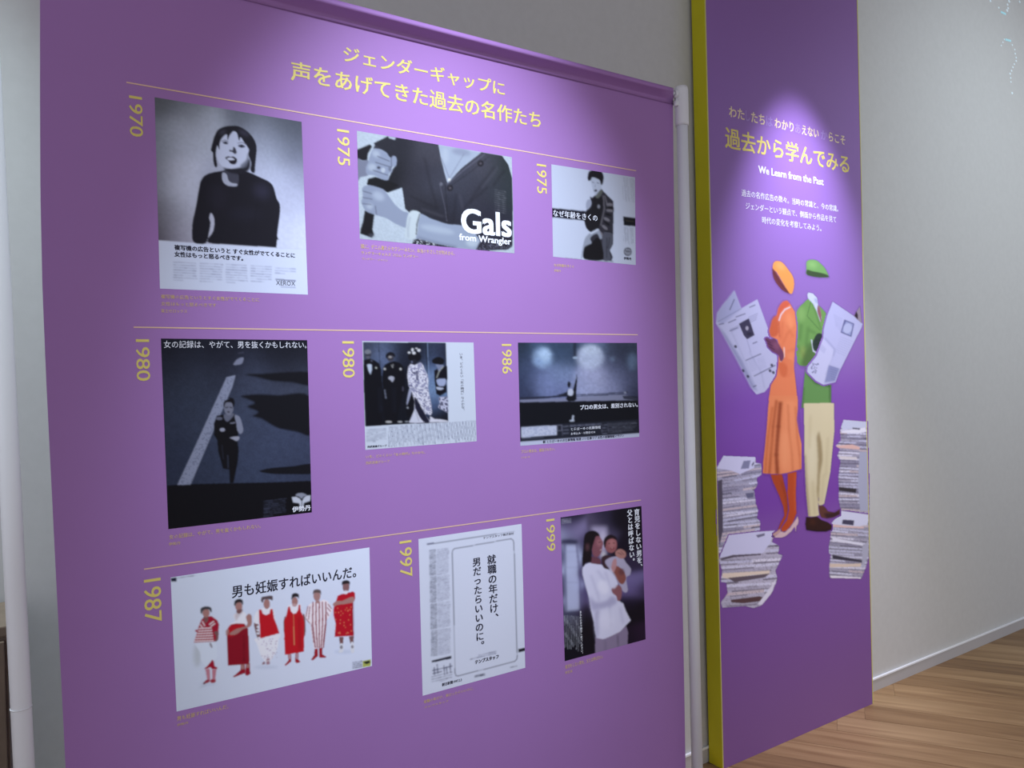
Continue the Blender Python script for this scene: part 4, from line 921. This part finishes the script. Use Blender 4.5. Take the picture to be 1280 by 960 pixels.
# trousers, shirt
p.poly([(236, 830), (330, 810), (440, 760), (452, 800), (448, 900), (340, 960), (235, 960)], (120, 110, 148), .5, 1, False, Q9); p.line([(384, 820), (388, 930)], 6, (66, 58, 88), .7, .8, Q9); p.line([(300, 850), (306, 940)], 10, (96, 88, 124), 1.2, .7, Q9)
SH = (186, 190, 230)
p.poly([(152, 372), (170, 350), (205, 334), (262, 346), (292, 360), (330, 390), (360, 430), (384, 480), (372, 540), (390, 590), (420, 610), (438, 660), (470, 722), (440, 752), (400, 796), (330, 830), (290, 846), (244, 838), (234, 800), (226, 730), (206, 650), (196, 580), (166, 470), (150, 410)], SH, .45, 1, False, Q9)
p.poly([(196, 560), (240, 600), (310, 590), (340, 560), (380, 580), (360, 620), (250, 650), (214, 650)], (136, 136, 184), 2, .7, True, Q9)
p.poly([(232, 660), (262, 650), (254, 840), (240, 830)], (134, 134, 180), 1.8, .7, False, Q9)
for q in ([(206, 420), (250, 540), (262, 590)], [(300, 400), (330, 470), (350, 540)], [(330, 620), (340, 760)], [(250, 390), (300, 460)], [(400, 640), (420, 740)]): p.line(q, 9, (140, 142, 190), 1.4, .6, Q9)
p.ell((290, 500), 34, 50, (206, 210, 244), 2, .6, -.4, Q9); p.ell((310, 720), 50, 60, (198, 202, 240), 3, .6, 0, Q9)
# parent's hair, face, neck
SK9 = (112, 70, 88)
p.poly([(205, 300), (262, 310), (272, 348), (230, 346), (204, 338)], (92, 56, 74), .5, 1, True, Q9)
p.poly([(236, 160), (256, 150), (274, 180), (288, 206), (282, 240), (276, 272), (252, 300), (222, 290), (214, 230)], SK9, .5, 1, True, Q9); p.ell((262, 205), 16, 26, (142, 96, 112), 1.3, .8, 0, Q9)
p.line([(268, 256), (280, 252)], 6, (170, 150, 160), .4, .9, Q9); p.line([(256, 204), (272, 202)], 5, (46, 26, 38), .5, .9, Q9)
p.poly([(164, 160), (190, 132), (222, 126), (252, 138), (264, 160), (240, 166), (228, 200), (214, 250), (212, 300), (206, 336), (176, 340), (154, 366), (148, 320), (156, 240)], (20, 14, 22), .6, 1, True, Q9); p.ell((184, 236), 10, 24, (90, 60, 74), 1.2, .7, 0, Q9)
# baby
p.poly([(276, 312), (300, 290), (340, 296), (350, 340), (330, 380), (290, 370)], (52, 34, 46), .6, 1, True, Q9)
p.poly([(300, 330), (350, 300), (410, 300), (440, 340), (470, 380), (464, 420), (440, 440), (450, 520), (430, 536), (400, 500), (370, 420), (330, 380)], (150, 148, 186), .6, 1, True, Q9)
p.poly([(345, 372), (380, 360), (420, 392), (440, 440), (420, 480), (392, 470), (366, 430)], (118, 70, 70), .6, 1, True, Q9); p.ell((410, 400), 20, 22, (88, 52, 62), 1, .8, 0, Q9)
p.poly([(345, 510), (370, 486), (404, 496), (412, 530), (404, 580), (384, 592), (374, 560), (350, 540)], (120, 78, 92), .5, 1, True, Q9)
p.poly([(340, 390), (350, 330), (372, 310), (378, 350), (360, 400)], (160, 120, 134), .5, .95, True, Q9)
p.poly([(330, 380), (350, 400), (384, 470), (360, 510), (330, 480)], SH, .7, .9, True, Q9)
p.ell((338, 218), 42, 56, (126, 78, 90), .5, 1, -.1, Q9); p.ell((346, 212), 24, 30, (158, 108, 118), 1.5, .7, 0, Q9)
p.poly([(290, 200), (302, 170), (336, 152), (372, 168), (378, 190), (346, 178), (312, 196), (302, 240), (294, 230)], (28, 18, 26), .6, 1, True, Q9)
for x, y in ((328, 212), (358, 208)): p.ell((x, y), 6, 4, (40, 20, 30), .4, .9, 0, Q9)
p.ell((348, 244), 12, 7, (104, 30, 44), .4, 1, -.3, Q9); p.ell((348, 241), 7, 2.5, (200, 180, 190), .3, .8, -.3, Q9)
p.poly([(372, 262), (400, 248), (434, 266), (436, 300), (410, 312), (380, 300), (368, 280)], (150, 110, 114), .5, 1, True, Q9); p.line([(384, 272), (412, 286)], 6, (84, 54, 62), .5, .8, Q9); p.line([(404, 262), (426, 286)], 5, (96, 62, 70), .5, .8, Q9)
p.vrows(150, 232, 9, 620, 800, .1, 3, (150, 158, 184), .75, 12); p.rows(136, 184, 125, -.1, 3, 9, 4, (140, 144, 176), .8, 13, None, 12)
P9 = p.build('poster_print', banner, 'dark printed advertisement of a parent in a white shirt holding a baby')
text_col('slogan', [('育児をしない男を、', (525, 66), (542, 388), 29), ('父とは呼ばない。', (488, 70), (502, 360), 28)], H9, YB, m_white_ink, P9, bold=.03)
text_col('small_lettering', [('あなたの手で抱きしめてください。', (232, 598), (240, 830), 12)], H9, YB, m_white_ink, P9, bold=.02, res=1)
caption(['育児をしない男を、父とは呼ばない。', '厚生省'], H9, [((152, 882), (152, 904), 350), ((152, 916), (152, 930), 190)])

# ================================================================== the tall panel
ZP = 3.25
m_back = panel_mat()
x0p = onto((903.5, 900), YT)[0]; x1p = onto((1088.5, 840), YT)[0]
x0p = (x0p+onto((883, 60), YT)[0])/2; x1p = (x1p+onto((1073.5, 60), YT)[0])/2
panel = thing('display_board', 'tall narrow yellow-edged panel with purple print of two headless newspaper readers', 'display board', ((x0p+x1p)/2, YW-.04, 0))
EW = .0055
link('panel_body', box_mesh(x0p-EW, x1p+EW, YT+.0012, YW-.0125, 0, ZP, .0012, 1), m_yellow, panel)
link('edge_strip', box_mesh(x0p-EW, x0p-.0002, YT-.0012, YT+.0012, 0, ZP, .0008, 1), m_yellow_edge, panel)
link('edge_strip', box_mesh(x1p+.0002, x1p+EW, YT-.0012, YT+.0012, 0, ZP, .0008, 1), m_yellow_edge, panel)
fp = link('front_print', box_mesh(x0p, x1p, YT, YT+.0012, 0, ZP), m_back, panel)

T5 = Frame(890, 120, 5.0526)
text_h('title_line', '過去から学んでみる', T5, (82, 192), (80, 326), 866, YT, m_yellow_ink, panel, bold=.018)
def row_chars(name, items, m, bold):
    # items: (string, x-left, x-right, y at x-left top, bottom)
    for s, xa, xb in items:
        yt = 62+(xa-108)*.262; yb = 130+(xa-108)*.245
        a = onto(T5((xa, yt)), YT); b = onto(T5((xa, yb)), YT); x1 = x_at(T5((xb, 0))[0], a[1], YT)
        v, f = glyphs(s, bold, 2); letters(name, [(norm(v), f, (a[0], x1, b[1], a[1]))], YT, m, panel)
row_chars('title_line', [('わた', 106, 204), ('たち', 246, 332), ('わかり', 394, 514), ('えない', 566, 672), ('らこそ', 736, 840)], mat('pale_gold_ink', (.80, .66, .42), .5), .02)
row_chars('faded_lettering', [('し', 212, 238), ('は', 340, 382), ('あ', 522, 558), ('か', 686, 728)], m_faded, .02)
text_h('title_line', 'We Learn from the Past', T5, (292, 438), (292, 486), 704, YT, m_white_ink, panel, bold=.03)
text_h('body_text', '過去の名作広告の数々。当時の常識と、今の常識。', T5, (186, 588), (186, 632), 796, YT, m_white_ink, panel, bold=.01)
text_h('body_text', 'ジェンダーという観点で、側面から作品を見て', T5, (212, 670), (212, 714), 784, YT, m_white_ink, panel, bold=.01)
text_h('body_text', '時代の変化を考察してみよう。', T5, (316, 760), (316, 804), 690, YT, m_white_ink, panel, bold=.01)

class Fig(Print):
    """printed figure cut out of its backdrop: everything painted is kept, with a soft rim"""
    def __init__(self, bx, light):
        x0, y0, x1, y1 = bx
        super().__init__([(x0, y0), (x1, y0), (x1, y1), (x0, y1)], YT, (0, 0, 0), light, tint=(1, 1.04, 1.14), den=1.25)
        self.alpha = np.zeros(self.PX.shape)
    def comp(self, m, col, a=1.0):
        super().comp(m, col, a)
        self.alpha = np.maximum(self.alpha, m*a)
    def out(self, name, label, lift): return self.build(name, fp_parent, label, lift, None, True, np.clip(self.alpha*1.0, 0, 1))
fp_parent = panel
U = Frame(890, 320, 5.336); V2 = Frame(990, 310, 5.05); W = Frame(940, 560, 7.384)
def unpremul(p):
    pass
# --- open newspaper, left
p = Fig((892, 360, 980, 498), .95); p.fr = U
p.img[:] = lin((186, 192, 230))
p.poly([(150, 230), (196, 350), (302, 290), (385, 520), (430, 660), (458, 800), (400, 845), (350, 905), (296, 922), (262, 880), (170, 700), (60, 500), (28, 450), (36, 380), (74, 325), (110, 285)], (188, 194, 232), .35, 1, False)
p.poly([(150, 230), (196, 350), (140, 400), (70, 460), (30, 430), (36, 380), (74, 325)], (160, 168, 214), 1, .7, False)
p.poly([(60, 500), (30, 450), (90, 520), (200, 690), (300, 900), (262, 880), (170, 700)], (140, 146, 190), 1, .8, False)
p.line([(40, 440), (196, 352)], 5, (120, 128, 170), .5, .7); p.line([(120, 480), (230, 720), (300, 900)], 5, (156, 164, 204), .8, .7); p.line([(250, 640), (330, 780), (350, 880)], 5, (150, 158, 200), .8, .7)
for a_, b_ in (((110, 446), (160, 424)), ((160, 408), (222, 386)), ((48, 458), (80, 450)), ((250, 344), (288, 328)), ((226, 696), (326, 652)), ((280, 800), (420, 728)), ((120, 500), (172, 478)), ((120, 360), (150, 290))): p.line([a_, b_], 7, (96, 100, 136), .45, .85)
for k in range(4): p.line([(244, 410+k*13), (305-k*3, 384+k*13)], 3.5, (124, 130, 170), .35, .8)
for k in range(3): p.line([(130, 486+k*9), (182, 462+k*9)], 3, (130, 136, 176), .35, .8)
for k in range(7): p.line([(240+k*3, 705+k*11), (285+k*3, 685+k*11)], 2.5, (150, 158, 198), .4, .7); p.line([(300+k*3, 690+k*11), (345+k*3, 668+k*11)], 2.5, (150, 158, 198), .4, .7)
p.poly([(180, 452), (246, 416), (284, 528), (234, 556), (212, 530)], (62, 60, 88), .4, 1, False); p.ell((234, 482), 10, 14, (176, 176, 200), .5, .9); p.ell((250, 520), 20, 10, (34, 32, 50), .6, .7)
p.line([(272, 584), (300, 572)], 7, (96, 100, 140), .5, .9); p.line([(234, 560), (258, 640)], 4, (140, 146, 190), .5, .8)
for x, y in ((398, 728), (386, 764), (408, 776), (158, 604), (208, 764), (240, 802)): p.ell((x, y), 9, 11, (44, 44, 66), .5, .9, -.5)
p.line([(276, 870), (296, 862)], 6, (60, 62, 90), .5, .9)
p.out('printed_newspaper', 'open printed newspaper held on the left', .00028)
# --- person in orange
p = Fig((944, 322, 1002, 672), .90); p.fr = U
OR = (226, 132, 92); OD = (190, 92, 58)
p.poly([(408, 60), (402, 110), (420, 170), (470, 232), (520, 256), (522, 244), (480, 190), (430, 110)], (110, 56, 62), .4, 1)
p.poly([(410, 48), (432, 34), (468, 44), (508, 90), (540, 140), (548, 190), (540, 240), (524, 256), (500, 226), (470, 178), (430, 110), (406, 84)], (232, 156, 84), .4, 1)
p.ell((456, 70), 34, 18, (244, 178, 112), 2, .7, .7); p.line([(412, 110), (450, 180), (505, 244)], 5, (84, 40, 56), .5, .9)
p.poly([(500, 296), (520, 318), (552, 372), (564, 470), (560, 560), (552, 640), (546, 740), (560, 860), (570, 965), (376, 965), (392, 860), (430, 800), (440, 730), (446, 640), (436, 560), (392, 540), (380, 500), (400, 430), (430, 396), (440, 350), (470, 306)], OR, .4, 1, False)
p.poly([(400, 420), (430, 396), (440, 430), (440, 520), (396, 540), (382, 500)], (198, 96, 62), .9, .9)
p.poly([(440, 350), (470, 306), (500, 300), (520, 320), (500, 340), (460, 376), (440, 440), (432, 420)], (208, 100, 74), .6, 1)
p.line([(520, 342), (486, 358), (460, 392), (446, 432)], 8, (226, 210, 220), .4, 1); p.line([(446, 440), (450, 540)], 6, (178, 70, 56), .7, .9)
for q in ([(548, 470), (500, 520), (470, 590)], [(556, 620), (500, 640)], [(470, 440), (460, 560)], [(500, 460), (540, 540)], [(480, 660), (500, 760)]): p.line(q, 9, (196, 96, 60), 1.4, .65)
p.ell((520, 440), 22, 60, (240, 156, 110), 2.5, .7, -.2); p.ell((525, 690), 18, 60, (236, 150, 108), 2.5, .6)
p.poly([(446, 610), (480, 600), (500, 680), (540, 700), (540, 780), (500, 812), (470, 796), (450, 740)], (222, 126, 88), .8, .8); p.line([(480, 610), (482, 670), (456, 706)], 8, (236, 200, 190), .5, 1)
p.poly([(440, 716), (470, 706), (500, 740), (495, 800), (470, 806), (452, 780)], (200, 96, 58), 1.2, .6)
p.poly([(354, 552), (372, 546), (390, 556), (420, 552), (446, 590), (474, 640), (478, 682), (458, 704), (440, 660), (400, 636), (372, 604), (366, 580)], (108, 62, 96), .4, 1)
for q in ([(362, 560), (392, 580)], [(372, 582), (408, 604)], [(384, 606), (420, 626)]): p.line(q, 6, (58, 30, 58), .5, .8)
p.ell((430, 600), 20, 28, (138, 86, 116), 1.5, .6, -.5)
sk = [(103, -190), (104, -20), (100, 120), (102, 232), (190, 246), (262, 240), (330, 230), (470, 188), (472, 60), (455, -100), (425, -190), (395, -260), (160, -260)]
p.poly([(166, -482), (420, -482), (424, -380), (412, -262), (430, -150), (462, -20), (475, 100), (470, 188), (330, 228), (256, 242), (200, 240), (100, 234), (104, 120), (120, -20), (136, -200), (150, -400)], (226, 138, 96), .4, 1, False, W); p.poly([(300, -440), (400, -440), (450, 0), (462, 190), (280, 232), (270, 0)], (236, 154, 112), 2, .6, False, W)
for q, c, w in (([(226, -440), (196, -200), (176, 60), (160, 240)], (160, 72, 36), 20), ([(262, -420), (244, -200), (226, 60), (234, 240)], (132, 52, 26), 34), ([(190, -380), (150, -100), (132, 100), (124, 234)], (190, 98, 56), 16), ([(330, -400), (340, -150), (366, 60), (374, 214)], (198, 108, 70), 12), ([(400, -380), (416, -100), (436, 60), (446, 196)], (190, 100, 64), 12)):
    p.line(q, w, c, 1.0, .85, W)
p.ell((300, 20), 40, 180, (240, 160, 118), 3, .6, 0, W); p.line([(182, -100), (186, 236)], 12, (214, 130, 84), 1, .7, W)
p.poly([(170, 244), (278, 240), (322, 420), (334, 560), (318, 640), (262, 740), (232, 768), (260, 690), (296, 620), (286, 540), (250, 440), (196, 320)], (172, 72, 38), .4, 1, False, W)
p.poly([(326, 232), (412, 214), (404, 420), (410, 600), (376, 690), (320, 762), (276, 772), (266, 740), (320, 660), (340, 560), (324, 420)], (184, 76, 40), .4, 1, False, W); p.line([(400, 240), (392, 420), (400, 580)], 14, (204, 98, 56), 1, .7, W); p.line([(270, 300), (318, 470), (328, 600)], 10, (120, 42, 26), 1, .8, W)
p.poly([(190, 790), (262, 742), (268, 772), (226, 800), (204, 826)], (196, 160, 160), .4, 1, False, W)
p.poly([(266, 766), (300, 776), (350, 730), (404, 650), (420, 622), (430, 668), (422, 706), (410, 716), (404, 770), (396, 768), (394, 724), (360, 770), (310, 812), (260, 832), (208, 834), (212, 810)], (212, 186, 200), .4, 1, False, W); p.ell((200, 812), 10, 8, (54, 30, 50), .4, .9, 0, W)
p.out('printed_person', 'printed headless person in an orange dress under an orange beret', .00034)
# --- person in green
p = Fig((990, 320, 1062, 668), .92); p.fr = V2
GR = (110, 160, 88); GD = (70, 112, 60)
p.poly([(90, 100), (96, 84), (120, 74), (160, 82), (200, 118), (220, 150), (230, 186), (180, 186), (96, 172), (90, 140)], (112, 164, 96), .4, 1)
p.poly([(96, 140), (130, 148), (180, 158), (224, 172), (230, 188), (160, 188), (96, 172)], (58, 80, 52), .5, 1); p.ell((130, 108), 30, 20, (140, 190, 118), 2, .7, .3)
p.poly([(92, 330), (110, 318), (180, 372), (214, 410), (220, 440), (196, 540), (160, 560), (150, 620), (150, 700), (100, 748), (50, 744), (24, 712), (22, 640), (34, 580), (20, 490), (24, 410), (50, 370)], GR, .4, 1, False)
p.poly([(96, 296), (104, 280), (134, 288), (160, 316), (166, 360), (176, 392), (186, 440), (180, 470), (156, 400), (130, 350), (100, 318)], (196, 210, 238), .4, 1, False); p.ell((152, 334), 8, 18, (150, 166, 206), .8, .8, -.4)
p.poly([(164, 362), (176, 380), (186, 430), (184, 470), (172, 440), (160, 400)], (140, 92, 104), .4, 1); p.line([(120, 340), (96, 430), (176, 520)], 4, (64, 106, 56), .5, .8); p.line([(130, 352), (160, 440), (184, 520)], 5, (70, 110, 60), .6, .8)
for q in ([(60, 480), (50, 580)], [(104, 500), (90, 620)], [(36, 620), (80, 690)], [(120, 600), (70, 640)], [(150, 540), (110, 520)]): p.line(q, 10, (70, 114, 60), 1.4, .7)
p.ell((60, 420), 26, 46, (140, 188, 112), 2.5, .6); p.ell((70, 660), 18, 44, (156, 174, 96), 2, .5); p.poly([(90, 640), (140, 600), (150, 700), (104, 746), (60, 740)], (66, 92, 52), 1.8, .7)
p.line([(124, 580), (136, 650), (160, 668)], 8, (200, 214, 236), .4, 1)
p.poly([(136, 580), (160, 542), (190, 544), (204, 570), (186, 620), (160, 650), (138, 644), (130, 610)], (42, 58, 54), .5, 1); p.line([(150, 586), (188, 572)], 6, (26, 36, 36), .6, .8); p.line([(148, 610), (180, 600)], 6, (26, 36, 36), .6, .8)
p.poly([(84, 760), (110, 740), (150, 800), (200, 850), (248, 860), (247, 1008), (60, 1010), (72, 880)], (100, 150, 88), .4, 1, False); p.poly([(84, 756), (110, 744), (170, 840), (245, 862), (246, 880), (150, 860), (96, 800)], (50, 76, 50), 1.2, .8, False); p.line([(238, 870), (240, 1004)], 9, (62, 98, 56), .8, .8); p.line([(76, 880), (68, 1006)], 8, (66, 104, 58), .8, .8)
TR = (212, 206, 176)
p.poly([(480, -412), (758, -418), (760, -150), (740, 50), (724, 220), (690, 400), (668, 512), (640, 530), (612, 526), (618, 420), (614, 560), (622, 620), (580, 634), (520, 630), (500, 420), (484, 60)], TR, .4, 1, False, W)
p.poly([(618, -160), (640, -60), (650, 60), (648, 130), (626, 250), (618, 420), (612, 526), (600, 400), (608, 100), (596, -100)], (140, 122, 84), 1.2, .85, False, W)
p.poly([(484, 60), (500, 420), (520, 628), (536, 628), (520, 420), (498, 60)], (150, 134, 104), 1, .8, False, W); p.ell((556, 100), 30, 260, (226, 224, 204), 4, .6, 0, W)
for q in ([(560, 300), (582, 610)], [(700, -100), (680, 260)], [(660, 240), (640, 500)], [(540, -300), (530, 0)]): p.line(q, 9, (176, 166, 128), 1.6, .7, W)
p.poly([(612, 530), (650, 526), (672, 540), (700, 580), (760, 592), (800, 566), (812, 560), (810, 610), (750, 640), (690, 650), (640, 640), (622, 600)], (96, 58, 52), .5, 1, False, W); p.poly([(660, 600), (740, 596), (808, 572), (808, 612), (750, 640), (690, 650)], (40, 22, 34), 1, .8, False, W)
p.poly([(500, 632), (540, 636), (600, 628), (640, 660), (700, 682), (738, 710), (734, 752), (680, 772), (600, 772), (500, 756), (492, 700)], (50, 26, 24), .5, 1, False, W); p.ell((560, 680), 26, 26, (80, 42, 30), 2, .7, 0, W); p.line([(500, 748), (620, 764), (730, 748)], 9, (24, 10, 16), .6, .9, W)
p.out('printed_person', 'printed headless person in a green jacket under a green cap', .00031)
# --- open newspaper, right
p = Fig((1006, 370, 1082, 486), .92); p.fr = V2
p.poly([(256, 338), (390, 430), (446, 478), (440, 500), (380, 620), (300, 780), (276, 846), (200, 864), (150, 836), (96, 780), (100, 750), (156, 680), (196, 570), (200, 510), (220, 430)], (182, 188, 232), .35, 1, False)
p.poly([(388, 430), (428, 366), (440, 470), (436, 476)], (150, 140, 160), .4, 1, False); p.poly([(392, 430), (404, 398), (414, 420), (414, 452)], (40, 26, 40), .4, 1, False)
p.poly([(196, 570), (270, 650), (222, 800), (200, 862), (150, 836), (96, 780), (100, 750), (156, 680)], (196, 202, 240), .7, .8, False)
p.line([(210, 570), (268, 636), (262, 680)], 6, (140, 148, 196), .7, .8); p.line([(276, 640), (214, 800)], 4, (146, 152, 200), .7, .7)
p.poly([(330, 452), (392, 478), (374, 562), (306, 534)], (96, 102, 150), .4, 1, False); p.poly([(340, 464), (384, 482), (368, 552), (314, 528)], (150, 160, 208), .5, 1, False); p.ell((350, 508), 26, 32, (176, 186, 226), .5, 1, .3)
p.poly([(232, 738), (302, 760), (270, 840), (206, 848)], (128, 136, 186), .6, .9, False)
for k in range(8): p.line([(262+k*2, 420+k*10), (318-k*2, 450+k*10)], 2.4, (150, 158, 204), .35, .7); p.line([(306-k*5, 560+k*13), (380-k*6, 590+k*13)], 2.4, (148, 156, 202), .35, .7)
for k in range(6): p.line([(240+k*1, 746+k*15), (290-k*3, 762+k*14)], 2.4, (90, 98, 150), .35, .7); p.line([(176+k*5, 640+k*5), (190+k*5, 610+k*5)], 2.4, (140, 148, 196), .35, .7)
r_ = random.Random(9)
for k in range(26): p.ell((124+r_.random()*46, 726+r_.random()*66), 4, 3.4, (84, 90, 134), .3, .85)
p.out('printed_newspaper', 'open printed newspaper held on the right', .00038)
# --- stacks of newspapers
def stack(box, fr, outline, top, top_c, base_c, n, light, tilt, seed, label, lift, marks=()):
    p = Fig(box, light); p.fr = fr
    r = random.Random(seed)
    m = p.poly(outline, base_c, .3, 1, False)
    keep = p.alpha.copy()
    xs = [q[0] for q in outline]; ys = [q[1] for q in outline]; x0, x1, y0, y1 = min(xs), max(xs), min(ys), max(ys)
    H_ = (y1-y0)/n
    for k in range(n):
        y = y0+H_*(k+.25*r.random()); t = tilt+(r.random()-.5)*.09; x = x0-6
        while x < x1:
            e = x+(x1-x0)*(.35+.8*r.random()); mid = ((x+e)/2, y-((x+e)/2-x0)*t+2*(r.random()-.5))
            c = r.choice([(186, 190, 220), (172, 176, 208), (196, 198, 224), (150, 150, 176), (178, 168, 180), (128, 128, 156)])
            p.line([(x, y-(x-x0)*t), mid, (e, y-(e-x0)*t)], H_*.62, c, .3, .8)
            if r.random() < .8:
                xa = x+(e-x)*.3*r.random(); xb = xa+(e-xa)*(.4+.6*r.random()); yd = y+H_*.5
                p.line([(xa, yd-(xa-x0)*t), (xb, yd-(xb-x0)*t)], H_*(.16+.3*r.random()), r.choice([(56, 52, 68), (84, 80, 100), (104, 100, 122), (70, 66, 84)]), .3, .75)
            x = e
    p.blotch(m, (70, 68, 90), 1.3, .66, .28)
    if top: p.poly(top, top_c, .35, 1, False)
    for pts, c in marks: p.poly(pts, c, .4, 1, False)
    p.img = p.img; p.alpha = np.minimum(p.alpha, np.clip(keep*1.0, 0, 1)) if True else p.alpha
    if top:
        mt, _ = p.mask(np.array([fr(q) for q in top])); p.alpha = np.maximum(p.alpha, mt)
    p.out('printed_newspaper_stack', label, lift)
S1 = Frame(890, 560, 4.571); S2 = Frame(1020, 510, 4.364)
stack((894, 566, 956, 712), S1, [(28, 115), (66, 46), (245, 54), (250, 86), (280, 92), (290, 146), (256, 170), (258, 214), (240, 240), (250, 320), (262, 350), (256, 400), (274, 420), (272, 484), (200, 500), (100, 520), (60, 580), (42, 610), (30, 400), (36, 250)],
      [(28, 118), (66, 46), (248, 54), (238, 116), (160, 150), (110, 130)], (178, 182, 218), (140, 142, 170), 29, .62, .12, 1, 'tall printed stack of newspapers at the left edge', .00016,
      [([(180, 76), (220, 72), (210, 118), (164, 122)], (112, 116, 150)), ([(228, 108), (240, 90), (238, 78), (226, 96)], (70, 72, 96)), ([(32, 190), (60, 180), (64, 470), (44, 560), (34, 470)], (70, 66, 84)), ([(190, 260), (240, 254), (236, 282), (200, 288)], (86, 88, 118))])
stack((896, 660, 982, 764), S1, [(40, 640), (98, 500), (250, 482), (358, 474), (342, 540), (384, 560), (376, 606), (402, 612), (362, 700), (372, 750), (340, 830), (280, 900), (236, 914), (190, 902), (60, 912), (52, 880), (90, 830), (84, 770), (52, 764), (60, 700)],
      [(44, 628), (98, 500), (250, 482), (358, 476), (330, 546), (286, 604)], (176, 180, 216), (160, 160, 186), 17, .62, .06, 4, 'low leaning printed stack of newspapers at lower left', .00022,
      [([(250, 500), (300, 488), (300, 502), (262, 514)], (96, 96, 124)), ([(50, 632), (120, 612), (280, 604), (280, 612), (130, 624), (54, 642)], (74, 68, 84)), ([(60, 716), (330, 700), (326, 722), (230, 726), (120, 752), (60, 740)], (196, 186, 180)),
       ([(110, 866), (270, 846), (290, 852), (276, 874), (180, 886), (110, 880)], (76, 56, 62)), ([(90, 742), (230, 728), (330, 716), (300, 740), (130, 766)], (84, 76, 90)), ([(260, 892), (330, 800), (366, 742), (344, 820), (290, 896)], (190, 192, 216))])
stack((1042, 518, 1087, 646), S2, [(150, 66), (276, 76), (284, 400), (290, 582), (136, 570), (126, 500), (124, 372), (134, 290), (118, 262), (132, 224), (108, 210), (136, 176), (132, 128)],
      [(136, 108), (152, 66), (276, 78), (278, 106), (150, 122)], (170, 178, 208), (112, 112, 138), 30, .66, -.04, 7, 'tall printed stack of newspapers at the right edge', .00016,
      [([(136, 128), (270, 106), (276, 130), (230, 140), (140, 136)], (196, 200, 224)), ([(110, 206), (200, 200), (240, 214), (236, 228), (120, 218)], (190, 160, 160)), ([(120, 262), (220, 268), (228, 282), (140, 280)], (186, 184, 196)), ([(200, 108), (240, 112), (238, 120), (200, 116)], (70, 72, 90)),
       ([(236, 240), (282, 240), (286, 560), (240, 560), (228, 420)], (144, 150, 178)), ([(124, 430), (220, 440), (218, 462), (126, 450)], (44, 40, 48))])
stack((1036, 638, 1087, 726), S2, [(84, 640), (140, 562), (286, 582), (290, 800), (270, 870), (246, 930), (76, 926), (74, 870), (82, 800), (62, 780), (80, 720)],
      [(84, 632), (140, 562), (286, 584), (280, 640), (200, 648)], (182, 188, 218), (132, 134, 158), 21, .66, -.07, 9, 'low printed stack of newspapers at lower right', .00022,
      [([(146, 610), (208, 614), (204, 642), (142, 634)], (60, 58, 84)), ([(86, 636), (260, 650), (262, 658), (88, 650)], (190, 166, 170)), ([(90, 706), (256, 740), (256, 752), (92, 722)], (192, 196, 220)), ([(66, 846), (180, 850), (246, 846), (244, 864), (80, 868)], (188, 176, 170)),
       ([(90, 800), (250, 830), (252, 842), (92, 822)], (52, 50, 66)), ([(80, 912), (244, 922), (244, 930), (80, 926)], (200, 202, 220)), ([(250, 760), (286, 720), (284, 800), (252, 880)], (150, 154, 180))])

# ================================================================== small things
# projected light painted as pale dots and dashes on the wall (top right)
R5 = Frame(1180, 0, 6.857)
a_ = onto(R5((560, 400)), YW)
dots = thing('projected_light_dots', 'pale blue dotted question mark and letter of projected light, painted high on the wall', 'projected light', (a_[0], YW, a_[1]))
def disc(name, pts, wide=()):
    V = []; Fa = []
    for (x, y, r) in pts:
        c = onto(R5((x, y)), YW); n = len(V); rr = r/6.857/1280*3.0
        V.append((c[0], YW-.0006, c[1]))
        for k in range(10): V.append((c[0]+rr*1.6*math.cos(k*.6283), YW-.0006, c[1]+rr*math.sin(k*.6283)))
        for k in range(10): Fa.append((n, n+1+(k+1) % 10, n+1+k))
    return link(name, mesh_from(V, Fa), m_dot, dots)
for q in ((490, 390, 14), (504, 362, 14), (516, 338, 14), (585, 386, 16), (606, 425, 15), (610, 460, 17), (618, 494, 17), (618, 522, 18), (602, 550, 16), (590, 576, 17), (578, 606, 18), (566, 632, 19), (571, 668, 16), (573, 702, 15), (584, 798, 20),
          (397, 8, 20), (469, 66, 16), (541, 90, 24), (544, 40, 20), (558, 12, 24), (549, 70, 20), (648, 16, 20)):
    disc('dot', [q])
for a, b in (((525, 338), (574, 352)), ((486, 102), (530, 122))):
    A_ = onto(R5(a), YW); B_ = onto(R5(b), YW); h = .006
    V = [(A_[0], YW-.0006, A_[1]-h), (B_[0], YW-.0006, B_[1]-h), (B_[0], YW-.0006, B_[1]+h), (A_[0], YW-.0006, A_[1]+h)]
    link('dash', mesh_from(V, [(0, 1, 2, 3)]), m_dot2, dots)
# low brown cabinet seen beyond the left pole
cx1 = x_at(9, 1.0, 1.86)
zc_ = onto((4, 783), 1.86)[1]
cab = thing('cabinet', 'low brown cabinet at the far left, glimpsed beyond the white pole', 'cabinet', (cx1-.4, 1.96, 0))
link('body', box_mesh(cx1-.80, cx1, 1.868, YW-.012, .06, zc_-.022, .003), m_cab, cab)
link('top', box_mesh(cx1-.81, cx1+.004, 1.86, YW-.012, zc_-.022, zc_, .003), m_cab, cab)
link('plinth', box_mesh(cx1-.79, cx1-.02, 1.90, YW-.012, 0, .06), m_dark, cab)
for s in (0, 1):
    d_ = link('door', box_mesh(cx1-.795+s*.4, cx1-.403+s*.398, 1.856, 1.868, .07, zc_-.03, .002), m_cab, cab)
    link('handle', tube_mesh((cx1-.43+s*.06, 1.846, zc_-.3), (cx1-.43+s*.06, 1.846, zc_-.16), .006), m_metal, d_)
